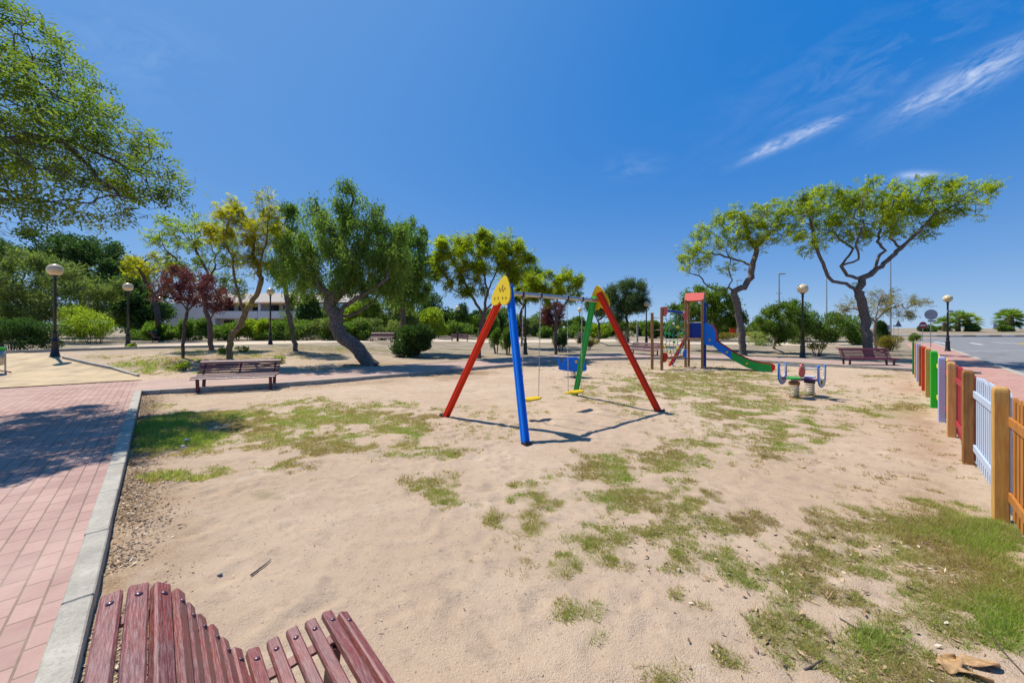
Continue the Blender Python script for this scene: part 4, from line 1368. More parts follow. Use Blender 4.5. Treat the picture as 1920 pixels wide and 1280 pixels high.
row = [(262, 330, 608, 'leaf_mid', 'hedge bush behind the litter bin at far left'), (325, 392, 603, 'leaf_mid', 'hedge bush in front of the plain white house end'), (385, 450, 601, 'leaf_mid', 'hedge bush below the left-hand house balcony'),
       (440, 505, 602, 'leaf_lime', 'bright hedge bush left of the lamp in front of the white house'), (500, 565, 603, 'leaf_mid', 'hedge bush right of the lamp in front of the white house'),
       (555, 625, 600, 'leaf_olive', 'greyish hedge bush under the dark cypress'), (615, 690, 602, 'leaf_mid', 'hedge bush behind the leaning thick trunk'),
       (680, 735, 600, 'leaf_olive', 'straggly olive bush behind the distant bench')]
for a, b, t, lf, lab in row:
    bush_px('hedge_bush', lab, a - 8, b + 8, t - 4, 638, 8500, M[lf], deep=2.4, L=.19, Wd=.080, boxy=1, lobes=16, z0=.02, cat='hedge', group='hedge in front of the white house')
back = [(785, 850, 570, 'leaf_lime', 'lime-green bushy tree beyond the dark oleander'), (830, 900, 600, 'leaf_mid', 'low green bush behind the spreading tree'),
        (890, 935, 585, 'leaf_mid', 'rounded green bush left of the slim clipped shrubs'), (1000, 1050, 612, 'leaf_mid', 'low distant bush left of the purple tree'),
        (1050, 1110, 604, 'leaf_mid', 'distant green bush right of the purple tree'), (1098, 1150, 606, 'leaf_lime', 'distant bright bush left of the dark pine'),
        (1185, 1245, 598, 'leaf_mid', 'distant rounded bush right of the dark pine'), (1232, 1285, 606, 'leaf_mid', 'distant bush left of the play tower')]
for a, b, t, lf, lab in back:
    bush_px('distant_bush', lab, a, b, t, 634, 4600, M[lf], L=.30, Wd=.12, lobes=9, z0=.02, cat='bush', group='bushes across the far side of the park')
for a, b, t, lf, lab in [(640, 700, 566, 'leaf_lime', 'bright bushy tree behind the leaning thick trunk'), (672, 745, 556, 'leaf_mid', 'green bushy tree between the leaning trunk and the upright one'), (700, 790, 560, 'leaf_olive', 'olive-green tree-like bush left of the tall upright tree trunk'), (780, 850, 545, 'leaf_dark', 'dark bushy tree behind the tall upright tree'), (925, 985, 570, 'leaf_olive', 'hazy olive bush far behind the blue swing leg'), (838, 884, 566, 'leaf_dark', 'dark bushy tree left of the red swing leg, above the far bench'), (866, 935, 570, 'leaf_olive', 'olive bushy tree behind the trunk of the spreading tree'), (985, 1045, 585, 'leaf_mid', 'green bushy tree seen between the swing chains'), (600, 660, 570, 'leaf_mid', 'green bushy tree right of the cypress'), (1060, 1110, 592, 'leaf_mid', 'green bushy tree just left of the green swing leg')]:
    bush_px('distant_bush', lab, a, b, t, 630, 5200, M[lf], L=.40, Wd=.15, lobes=10, z0=.02, cat='bush', group='bushes across the far side of the park')
far_row = [(640, 720, 583, 52, 'leaf_mid'), (710, 780, 588, 56, 'leaf_olive'), (765, 835, 580, 58, 'leaf_mid'), (820, 900, 584, 60, 'leaf_lime'), (880, 950, 578, 62, 'leaf_dark'),
           (940, 1010, 586, 66, 'leaf_olive'), (1000, 1060, 597, 68, 'leaf_mid'), (1050, 1120, 600, 70, 'leaf_dark'), (1110, 1180, 598, 66, 'leaf_mid'), (1170, 1235, 603, 70, 'leaf_olive'),
           (1225, 1300, 601, 72, 'leaf_mid'), (1290, 1350, 604, 74, 'leaf_dark'), (1345, 1420, 606, 76, 'leaf_olive'), (1405, 1480, 600, 62, 'leaf_mid'), (210, 290, 560, 50, 'leaf_mid'), (-60, 40, 560, 48, 'leaf_dark')]
WHERE = ['right of the white house', 'behind the oleander', 'left of the red swing leg', 'behind the red swing leg', 'behind the blue swing leg', 'behind the swing seats, left', 'behind the swing seats, middle', 'behind the green swing leg',
         'behind the dark pine', 'between pine and tower posts', 'just left of the play tower', 'behind the play tower', 'behind the slide', 'behind the small palm', 'left of the white house', 'at the left edge']
for (a, b, t, d, lf), w_ in zip(far_row, WHERE):
    x0_, x1_ = (a - PX0) / F * d, (b - PX0) / F * d
    zb = float(height((x0_ + x1_) / 2, d))
    bush('far_thicket', {'leaf_mid': 'far green thicket ', 'leaf_olive': 'far olive-toned thicket ', 'leaf_lime': 'far bright green thicket ', 'leaf_dark': 'far dark green thicket '}[lf] + w_,
         ((x0_ + x1_) / 2, d, zb), (x1_ - x0_) * 1.15, 4.0, EYE + (HZ - t) / F * d - zb, 5200, M[lf], L=.50, Wd=.19, lobes=14, z0=.0, group='thickets along the far side of the park')
# dry scrub beyond the tracks at right
for i, (px, py, w) in enumerate([(1300, 638, 60), (1360, 637, 60), (1420, 637, 40)]):
    bush_px('dry_scrub', ['dry straw-coloured scrub behind the tower posts', 'dry straw-coloured scrub behind the slide', 'dry straw-coloured scrub behind the small palm'][i],
            px - w / 2, px + w / 2, 622, py, 1800, M['leaf_dry'], L=.30, Wd=.05, lobes=8, z0=.0, cat='bush', group='dry scrub by the far track')

# weeds round the left bench
for i, (px, py) in enumerate([(520, 680), (345, 694), (418, 663), (243, 637), (455, 660), (250, 652)]):
    b = G(px, py)
    bush('weed_tuft', ['leafy weed tuft right of the left bench', 'leafy weed tuft left of the left bench', 'weed tuft at the foot of the twin-trunk tree', 'weed tuft at the foot of the second lamp', 'weed tuft behind the mossy trunk', 'weed tuft beside the gravel path'][i],
         b, .7, .5, .28, 420, M['leaf_lime'], L=.10, Wd=.03, cat='weeds', group='leafy weeds on the bare ground', stems=4, z0=.0)


# ------------------------------------------------------------------ cypress and palms
def cypress():
    d = 46
    b = Vector(((580 - PX0) / F * d, d, 0.5))
    rng = np.random.default_rng(5)
    root = thing('cypress', b, 'dark green cone-shaped cypress in front of the white house', 'tree')
    mb = MB()
    mb.tube([(0, 0, -.1), (0, 0, 4.3)], [.12, .03], 7)
    mb.build('trunk', M['bark_dark'], root)
    n = 5200
    z = rng.uniform(0.2, 5.0, n)
    lob = rng.integers(0, 4, n)
    a = rng.uniform(0, 2 * math.pi, n)
    r = 1.05 * np.sqrt(np.clip(1 - ((z - 1.7) / 3.4) ** 2, 0.02, 1)) * rng.uniform(.5, 1, n) ** .4
    C = np.stack([np.cos(a) * r + (lob - 1.5) * .3, np.sin(a) * r, z - (lob % 2) * .5 * (z > 3)], 1)
    D = np.stack([np.cos(a) * .5, np.sin(a) * .5, np.ones(n)], 1) + rng.normal(0, .3, (n, 3))
    np_mesh('crown', sprays(C, D, rng, .34, .12), 4, M['leaf_dark'], root, rng.uniform(0, .8, n))


cypress()


def fan_palm(name, label, base, h_trunk, r_fan, n, leaf, group, feather=False, r_tr=0.2):
    SEED[0] += 1
    rng = np.random.default_rng(SEED[0])
    root = thing(name, base, label, 'palm', group)
    mb = MB()
    k = 9
    mb.tube([(0.02 * math.sin(i), 0, -0.1 + (h_trunk + .1) * i / k) for i in range(k + 1)], [r_tr * (1.25 - .3 * i / k + (.10 if i % 2 else 0)) for i in range(k + 1)], 10)
    mb.build('trunk', M['bark_red'], root)
    Q, T = [], []
    pet = MB()
    for i in range(n):
        a = rng.uniform(0, 2 * math.pi)
        el = rng.uniform(-.9, 1.45) if not feather else rng.uniform(.0, 1.3)
        dv = np.array([math.cos(a) * math.cos(el), math.sin(a) * math.cos(el), math.sin(el)])
        o = np.array([0, 0, h_trunk])
        side = np.cross(dv, [0, 0, 1.0])
        side /= np.linalg.norm(side) + 1e-9
        tint = np.clip(.55 + .45 * math.sin(el) + rng.normal(0, .15), 0, 1)
        if feather:
            m = 16
            P = []
            for q in range(m + 1):
                f = q / m
                P.append(o + dv * r_fan * f + np.array([0, 0, -.55 * r_fan * f * f]))
            pet.tube([Vector(p) for p in P[::4]], 0.018, 4, caps=False)
            for q in range(2, m + 1):
                for sg in (-1, 1):
                    C = P[q]
                    dd = side * sg + (P[q] - P[q - 1]) / np.linalg.norm(P[q] - P[q - 1]) * .8 + rng.normal(0, .1, 3)
                    Q.append(sprays(C[None], dd[None], rng, r_fan * .34, .07, .2, .1))
                    T.append(tint)
        else:
            e = o + dv * r_fan * .45 + np.array([0, 0, -.08 * r_fan])
            pet.tube([Vector(o), Vector(e)], 0.03, 4, caps=False)
            for q in range(15):
                an = -1.25 + 2.5 * q / 14
                up = np.cross(side, dv)
                dd = dv * math.cos(an) + side * math.sin(an) + up * .12 + np.array([0, 0, -.25])
                Q.append(sprays(e[None], dd[None], rng, r_fan * .62, r_fan * .06, .15, .12))
                T.append(np.clip(tint + rng.normal(0, .08), 0, 1))
    pet.build('frond_stalk', M['bark_moss'], root)
    np_mesh('crown', np.concatenate(Q), 4, leaf, root, np.array(T))
    return root


EMB = 96
def emb(px, d=EMB):
    x = (px - PX0) / F * d
    return Vector((x, d, float(height(x, d))))


fan_palm('fan_palm', 'large fan palm alone on the roadside bank', emb(1892), 3.4, 3.0, 60, M['leaf_mid'], 'palms on the bank across the road', r_tr=.75)
fan_palm('fan_palm', 'short fan palm left of the two-crowned palm clump across the road', emb(1772), 2.0, 2.5, 30, M['leaf_mid'], 'palms on the bank across the road', r_tr=.5)
fan_palm('fan_palm', 'taller palm in the clump just right of the roadside lamp', emb(1796), 3.4, 2.6, 30, M['leaf_mid'], 'palms on the bank across the road', r_tr=.4)
fan_palm('fan_palm', 'bushy palm at the right of the clump across the road', emb(1815), 2.6, 2.8, 34, M['leaf_lime'], 'palms on the bank across the road', r_tr=.5)
fan_palm('date_palm', 'small arching palm on the sand between slide tree and olive tree', G(1421, 647), .55, 1.75, 22, M['leaf_olive'], None, feather=True, r_tr=.2)
for i, (px, w, lf) in enumerate([(1745, 3.5, 'leaf_mid'), (1880, 5, 'leaf_mid'), (1730, 3, 'leaf_dark'), (1822, 3.5, 'leaf_dark')]):
    bush('bank_bush', ['low green bush behind the round sign on the bank', 'low green bush at the foot of the lone fan palm', 'dark low bush on the bank above the no-entry sign', 'dark low bush at the foot of the palm clump'][i],
         emb(px, 94), w, 2.5, 1.9, 1600, M[lf], L=.45, Wd=.18, group='bushes on the bank across the road', z0=.0)


# ------------------------------------------------------------------ white house behind the hedge
def house():
    d = 54.0
    x0, x1 = (318 - PX0) / F * d, (655 - PX0) / F * d
    b = Vector((x0, d, 0.5))
    root = thing('white_house', b, 'long white two-storey house with balconies behind the hedge', 'house')
    Wd = x1 - x0
    H1 = 4.75
    w = MB()
    w.box((Wd / 2, 5.0, H1 / 2), (Wd, 8.0, H1))          # main body
    w.box((3.3, .2, H1 / 2 - .1), (6.6, 1.6, H1 - .2))    # plain end that stands forward
    w.box((Wd - 3.2, .2, H1 / 2 - .1), (6.0, 1.6, H1 - .2))
    w.build('wall', M['white_wall'], root)
    r = MB()
    r.prism([(-.6, H1 + .01), (9.6, H1 + .01), (4.5, H1 + 1.75)], Wd + .8, (Wd / 2, .4, 0), (0, 1, 0), (0, 0, 1))
    rf = r.build('roof', M['roof'], root)
    for cx_, cz_ in ((6.0, 1.5), (17.0, 1.3)):
        c = MB()
        c.box((cx_, 4.7, H1 + 1.65), (.9, .8, cz_))
        c.build('chimney', M['white_wall'], rf)
    for (a, bb) in ((6.8, 13.0), (13.4, Wd - 6.4)):
        m = MB()
        m.box(((a + bb) / 2, .25, 2.55), (bb - a, 1.5, .18))
        m.box(((a + bb) / 2, -.46, 3.05), (bb - a, .14, .85))
        m.build('balcony', M['white_wall'], root)
        aw = MB()
        aw.box(((a + bb) / 2, -.05, H1 - .14), (bb - a, 1.4, .16), Matrix.Rotation(.12, 3, 'X'))
        aw.build('awning', M['orange_awning'], root)
        n = int((bb - a) / 2.0)
        for k in range(n):
            x = a + (k + .5) * (bb - a) / n
            f = MB()
            f.box((x, .965, 3.55), (1.35, .09, 1.7))
            fo = f.build('window', M['shutter'] if k % 2 else M['dark_hole'], root)
            g = MB()
            g.box((x - .3, .905, 3.55), (.55, .03, 1.5))
            g.build('pane', M['window'], fo)
            f = MB()
            f.box((x, .965, 1.25), (1.5, .09, 2.0))
            f.build('window', M['dark_hole'], root)
    for x in (6.7, 13.2, Wd - 6.35):
        p = MB()
        p.box((x, -.3, H1 / 2), (.32, .4, H1 - .05))
        p.build('pillar', M['white_wall'], root)
    for x, z in ((Wd - 4.6, 3.4), (Wd - 1.9, 3.4), (Wd - 4.6, 1.2)):
        f = MB()
        f.box((x, -.63, z), (1.3, .08, 1.5))
        fo = f.build('window', M['white_wall'], root)
        g = MB()
        g.box((x, -.685, z), (1.1, .04, 1.3))
        g.build('pane', M['window'], fo)


house()


# ------------------------------------------------------------------ lamps
def make_lamp(loc, label):
    root = thing('street_lamp', loc, label, 'street lamp', 'globe lamps around the park')
    prof = [(.17, 0), (.17, .04), (.145, .06), (.14, .16), (.12, .20), (.112, .62), (.125, .66), (.125, .70), (.085, .76), (.08, .98), (.095, 1.0), (.095, 1.04), (.062, 1.08),
            (.052, 2.2), (.047, 3.30), (.062, 3.33), (.062, 3.38), (.045, 3.41), (.05, 3.46), (.105, 3.50), (.11, 3.53), (.04, 3.53)]
    m = MB()
    m.lathe(prof[:13], 16)
    m.build('base', M['lamp_iron'], root)
    m = MB()
    m.lathe([(.058, 1.082)] + prof[13:], 14)
    m.build('pole', M['lamp_iron'], root)
    m = MB()
    m.ball((0, 0, 3.76), .255, 24, 14)
    m.build('globe', M['globe'], root)
    return root


LAMPS = [(103, 669, 494, 'lamp post with cream globe standing beside the gravel path'), (240, 643, 531, 'lamp post with globe behind the lime-green bush'),
         (507, 646, 540, 'lamp post in front of the white house balconies'), (985, 665, 544, 'black lamp post seen just right of the blue swing leg'),
         (1087, 640, 573, 'lamp post seen beside the green swing leg'), (858, 640, 578, 'distant lamp post behind the red swing leg'),
         (1212, 650, 564, 'lamp post left of the wooden play tower posts'), (1505, 674, 539, 'lamp post behind the spring rider'),
         (1777, 659, 557, 'lamp post on the pavement outside the fence'), (300, 638, 557, 'distant lamp post beside the litter bin'),
         (555, 634, 574, 'small distant lamp post in front of the cypress'), (706, 634, 577, 'distant lamp post behind the far slatted bench'),
         (742, 633, 558, 'distant lamp post just left of the oleander bush')]
lamp0 = None
for px, py, pt, lab in LAMPS:
    if px in (300, 555, 706, 742, 240, 507):
        # height of the globe gives the distance
        d = F * (4.0 + 0.5 - EYE) / (HZ - pt)
        loc = Vector(((px - PX0) / F * d, d, float(height((px - PX0) / F * d, d))))
    else:
        loc = G(px, py)
        if px == 1505:
            loc.z += 0.05
    if lamp0 is None:
        lamp0 = make_lamp(loc, lab)
    else:
        copy_thing(lamp0, loc, lab)

# small street plate on the lamp by the pavement
b = G(1777, 659)
m = MB()
m.box((b.x + .15, b.y, 2.86), (.62, .02, .16), Matrix.Rotation(.2, 3, 'Z'))
tag(m.build('street_plate', basic('grey_plate', (.5, .5, .5), None, 5, .5)), 'small grey plate fixed to the pole of the pavement lamp', 'sign')


# ------------------------------------------------------------------ benches
PROF = [(-.718, .900), (-.657, .903), (-.603, .880), (-.561, .833), (-.533, .772), (-.502, .714), (-.466, .653), (-.434, .587), (-.394, .529), (-.338, .499),
        (-.269, .496), (-.200, .501), (-.131, .501), (-.063, .501), (.001, .469)]


def make_bench(loc, rz, label, mat, length=1.9, zdrop=0.0, bolts=True):
    """Local x along the slats, -y is the front; slats follow the curved profile."""
    root = thing('park_bench', loc, label, 'bench', 'slatted park benches', rz)
    seat, back, bs, bb = MB(), MB(), MB(), MB()
    n = len(PROF)
    for i, (w, z) in enumerate(PROF):
        y, zz = -(w + .36), z - zdrop
        a, c = PROF[max(i - 1, 0)], PROF[min(i + 1, n - 1)]
        ang = math.atan2(c[1] - a[1], -(c[0] - a[0]))
        wd = .051 if i in (0, 1, 2) else .043
        R = Matrix.Rotation(ang, 3, 'X')
        jx = random.uniform(-.006, .006)
        tgt, bt = (seat, bs) if i >= 9 else (back, bb)
        tgt.box((jx, y, zz), (length, wd, .032), R, .006)
        if bolts:
            for sx in (-length / 2 + .075, length / 2 - .075):
                up = R @ Vector((0, 0, 1))
                if up.z < 0:
                    up = -up
                c0 = Vector((sx + jx, y, zz)) + up * .0155
                prof = [(.0105, 0), (.0100, .003), (.0070, .0058), (.0005, .0068)]
                Rb = up.to_track_quat('Z', 'Y').to_matrix()
                bt.lathe(prof, 10, c0, True, Rb)
    so = seat.build('seat', mat, root)
    bo = back.build('backrest', mat, root)
    if bolts:
        bs.build('bolts', M['bolt'], so)
        bb.build('bolts', M['bolt'], bo)
    # flat iron bands under the slats and the two supports
    for sx in (-length / 2 + .14, 0.0, length / 2 - .14):
        f = MB()
        pts = []
        for i, (w, z) in enumerate(PROF):
            a, c = PROF[max(i - 1, 0)], PROF[min(i + 1, n - 1)]
            ang = math.atan2(c[1] - a[1], -(c[0] - a[0]))
            nrm = Matrix.Rotation(ang, 3, 'X') @ Vector((0, 0, 1))
            if nrm.z < 0:
                nrm = -nrm
            pts.append(Vector((0, -(w + .36), z - zdrop)) - nrm * .017)
        for p, q in zip(pts, pts[1:]):
            c0 = (p + q) / 2
            t = q - p
            f.box((sx, c0.y, c0.z), (.045, t.length + .008, .012), Matrix.Rotation(math.atan2(t.z, t.y), 3, 'X'))
        f.build('frame', M['bench_far'] if not bolts else mat, root)
        if sx == 0.0:
            continue
        g = MB()
        zt = .47 - zdrop
        g.box((sx, -.26, zt / 2 - .02), (.075, .03, zt + .04), Matrix.Rotation(.10, 3, 'X'))
        g.box((sx, .10, zt / 2 - .02), (.075, .03, zt + .04), Matrix.Rotation(-.14, 3, 'X'))
        g.build('leg', M['bench_far'], root)
    return root


# the near bench: its far end where the photograph shows it
Sx = Vector((-.78, 1.717, 0))
us, vs_ = U.copy(), V.copy()
Ln = 1.9
ctr = Sx + vs_ * (-.36) - us * (Ln / 2)
rz = math.atan2(us.y, us.x)
# local x = us (far end +x), local -y must point along +V
near_bench = make_bench((ctr.x, ctr.y, 0), rz + math.pi, 'weathered burgundy slatted bench in the foreground, seen from its end', M['bench_near'], Ln)
if (Matrix.Rotation(rz + math.pi, 3, 'Z') @ Vector((0, -1, 0))).dot(vs_) < 0:
    near_bench.rotation_euler = (0, 0, rz)


def bench_at(pl, pr, label, length=2.0, dz=0.0, flip=False):
    a, b = G(*pl), G(*pr)
    c = (a + b) / 2
    ang = math.atan2(b.y - a.y, b.x - a.x) + (math.pi if flip else 0)
    return c, ang


c_, a_ = bench_at((372, 735), (508, 729), '')
n_ = Vector((-math.sin(a_), math.cos(a_), 0))
bench_l = make_bench(c_ + n_ * .22, a_, 'purple slatted bench on the sand at the left, before the mossy tree', M['bench_far'], 2.0, .10, bolts=False)
c_, a_ = bench_at((1594, 689), (1680, 690), '')
copy_thing(bench_l, c_ + Vector((.0, .28, 0)), 'burgundy bench by the kerb under the largest umbrella tree', a_)
for px, py, ang, lab in [(1207, 668, -1.0, 'burgundy bench left of the play tower posts'), (716, 641, .0, 'distant slatted bench left of the oleander bush'),
                         (464, 637, .02, 'distant dark bench below the house hedge'), (289, 642, 2.33, 'distant bench seen from its side next to the litter bin'),
                         (862, 640, .05, 'distant dark bench behind the red swing leg')]:
    copy_thing(bench_l, G(px, py), lab, ang)

# litter bin at the far left bench, and the green-topped bin at the picture's left edge
b = G(292, 639)
root = thing('litter_bin', b, 'dark litter bin with green rim beside the distant lamp post', 'litter bin')
m = MB(); m.lathe([(.24, .05), (.28, .9), (.27, .92)], 14); m.build('body', M['lamp_iron'], root)
m = MB(); m.lathe([(.29, .9), (.30, .96), (.27, .97), (.26, .93)], 14); m.build('rim', M['fence_teal'], root)
b = G(-9, 700)
root = thing('litter_bin', b, 'grey litter bin with green rim at the left edge by the gravel path', 'litter bin')
m = MB(); m.lathe([(.19, .30), (.22, .86)], 14); m.build('body', M['steel'], root)
m = MB(); m.lathe([(.23, .84), (.24, .93), (.21, .94), (.20, .87)], 14); m.build('rim', M['fence_green'], root)
m = MB(); m.tube([(.0, .27, -.1), (.0, .27, 1.05)], .025, 8); m.build('post', M['steel'], root)


# ------------------------------------------------------------------ swing set
FOOT = {'red_a': G(831, 780), 'blue': G(987, 832), 'green': G(1077, 740), 'red_b': G(1240, 771)}
APEX_A, APEX_B = Vector((-.10, 6.95, 2.50)), Vector((1.92, 8.56, 2.50))


def swing():
    c0 = (FOOT['red_a'] + FOOT['blue'] + FOOT['green'] + FOOT['red_b']) / 4
    c0.z = 0
    root = thing('swing_set', c0, 'two-seat swing with red, blue and green legs and yellow end plates', 'swing')
    beam_dir = (APEX_B - APEX_A).normalized()

    def leg(foot, apex, mat, off, label):
        m = MB()
        f = foot - Vector((0, 0, .12))
        ax = (apex - f)
        L = ax.length
        z = ax.normalized()
        x = beam_dir - z * beam_dir.dot(z)
        x.normalize()
        y = z.cross(x)
        R = Matrix((x, y, z)).transposed()
        # square post with grooved faces
        h, g, gd = .056, .016, .012
        sec = []
        for k in range(4):
            q = Matrix.Rotation(k * math.pi / 2, 2)
            for p in [(-h + .014, -h), (-g, -h), (-g + .006, -h + gd), (g - .006, -h + gd), (g, -h), (h - .014, -h), (h, -h + .014)]:
                sec.append(q @ Vector(p))
        n = len(sec)
        vs = [f + R @ Vector((p.x, p.y, 0)) for p in sec] + [f + R @ Vector((p.x, p.y, L)) for p in sec]
        m.add(vs, [(i, (i + 1) % n, n + (i + 1) % n, n + i) for i in range(n)])
        m.add(vs[n:], [tuple(range(n))])
        o = m.build('leg', mat, root, origin=c0)
        o['label'] = label
        s = MB()
        s.box(foot + Vector((0, 0, .0)), (.118, .118, .05), R)
        s.build('foot', M['dark_steel'], o, origin=c0)

    legdirA = (FOOT['blue'] - FOOT['red_a']).normalized()
    legdirB = (FOOT['red_b'] - FOOT['green']).normalized()
    leg(FOOT['red_a'], APEX_A - legdirA * .07 - Vector((0, 0, .05)), M['red'], 0, 'red leg at the near left')
    leg(FOOT['blue'], APEX_A + legdirA * .07 + beam_dir * .0 + Vector((0, 0, .04)), M['blue'], 0, 'blue leg standing nearest')
    leg(FOOT['green'], APEX_B - legdirB * .07 - Vector((0, 0, .05)), M['green'], 0, 'green leg at the back')
    leg(FOOT['red_b'], APEX_B + legdirB * .07 + Vector((0, 0, .04)), M['red'], 0, 'red leg at the right')
    # beam
    bz = 2.40
    pa, pb = Vector((APEX_A.x, APEX_A.y, bz)), Vector((APEX_B.x, APEX_B.y, bz - .03))
    m = MB()
    m.tube([pa - beam_dir * .02, pb + beam_dir * .02], .042, 14)
    m.build('crossbeam', M['steel'], root, origin=c0)
    # heart-shaped end plates, one outside each frame, tilted with it
    out = []
    for t in np.linspace(0, 1, 25):
        out.append((t, None))
    hp = [(0, .36), (.055, .30), (.115, .19), (.165, .06), (.185, -.06), (.18, -.14), (.15, -.195), (.10, -.215), (.055, -.205), (.022, -.175), (0, -.13)]
    hp = [(x * 1.42, y) for x, y in hp]
    hp = hp + [(-x, y) for x, y in hp[-2:0:-1]]
    for apex, ld, sgn, fa, fb in ((APEX_A, legdirA, -1, 'red_a', 'blue'), (APEX_B, legdirB, 1, 'green', 'red_b')):
        mid = (FOOT[fa] + FOOT[fb]) / 2
        up = (apex - mid).normalized()
        ux = (ld - up * ld.dot(up)).normalized()
        nrm = ux.cross(up).normalized()
        if nrm.dot(beam_dir) * sgn < 0:
            nrm = -nrm
        m = MB()
        m.prism(hp, .028, apex + nrm * .085 + up * -.15, ux, up)
        pl = m.build('end_plate', M['yellow'], root, origin=c0)
        hole = MB()
        for (x, y) in [(-.055, .10), (0, .10), (.055, .10), (-.028, .065), (.028, .065), (-.115, -.08), (-.045, -.075), (.045, -.075), (.11, -.08), (0, .15)]:
            hole.prism([(.015 * math.cos(k * math.pi / 4) + x * 1.4, .022 * math.sin(k * math.pi / 4) + y) for k in range(8)], .012, apex + nrm * (.085 + .016) + up * -.15, ux, up)
        hole.build('bolts', basic('yellow_cap', (.42, .27, .02), None, 5, .5), pl, origin=c0)
    # seats on chains
    for (f, zs, seed, swingv) in ((.24, .37, 1, Vector((-.02, -.02, 0))), (.72, .37, 2, Vector((.0, .0, 0)))):
        ctr = pa.lerp(pb, f)
        s0 = Vector((ctr.x, ctr.y, zs)) + swingv
        side = beam_dir.copy()
        side.z = 0
        side.normalize()
        fwd = Vector((-side.y, side.x, 0))
        m = MB()
        hw, hd = .25, .10
        ol = []
        for k in range(28):
            a = 2 * math.pi * k / 28
            ca, sa = math.cos(a), math.sin(a)
            ol.append((hw * math.copysign(abs(ca) ** .55, ca), hd * math.copysign(abs(sa) ** .7, sa) * (1 + .12 * math.cos(4 * a))))
        m.prism(ol, .034, s0, side, fwd)
        for k in range(7):
            m.box(s0 + side * (-.16 + k * .053) + Vector((0, 0, .020)), (.026, .12, .012), Matrix((side, fwd, Vector((0, 0, 1)))).transposed())
        se = m.build('seat', M['yellow'], root, origin=c0)
        for sg in (-1, 1):
            top = ctr + side * sg * .235
            top.z = pa.lerp(pb, f).z - .055
            bot = s0 + side * sg * .205 + Vector((0, 0, .01))
            ch = MB()
            n = 46
            ax = (bot - top)
            zdir = ax.normalized()
            p1 = zdir.cross(fwd).normalized()
            p2 = zdir.cross(p1)
            for k in range(n):
                c1 = top + ax * ((k + .5) / n)
                e = p1 if k % 2 else p2
                hl, hwk = ax.length / n * .66, .011
                pts = [c1 + zdir * hl * a + e * hwk * b_ for a, b_ in ((-1, -.4), (-.6, -1), (.6, -1), (1, -.4), (1, .4), (.6, 1), (-.6, 1), (-1, .4), (-1, -.4))]
                ch.tube(pts, .0035, 4, caps=False)
            ch.build('chain', M['steel'], root, origin=c0)
            h = MB()
            h.tube([top + Vector((0, 0, .05)), top + Vector((0, 0, -.03))], .014, 8)
            h.box(top + Vector((0, 0, .055)), (.05, .095, .10), Matrix((side, fwd, Vector((0, 0, 1)))).transposed(), .01)
            h.build('hanger', M['dark_steel'], root, origin=c0)


swing()


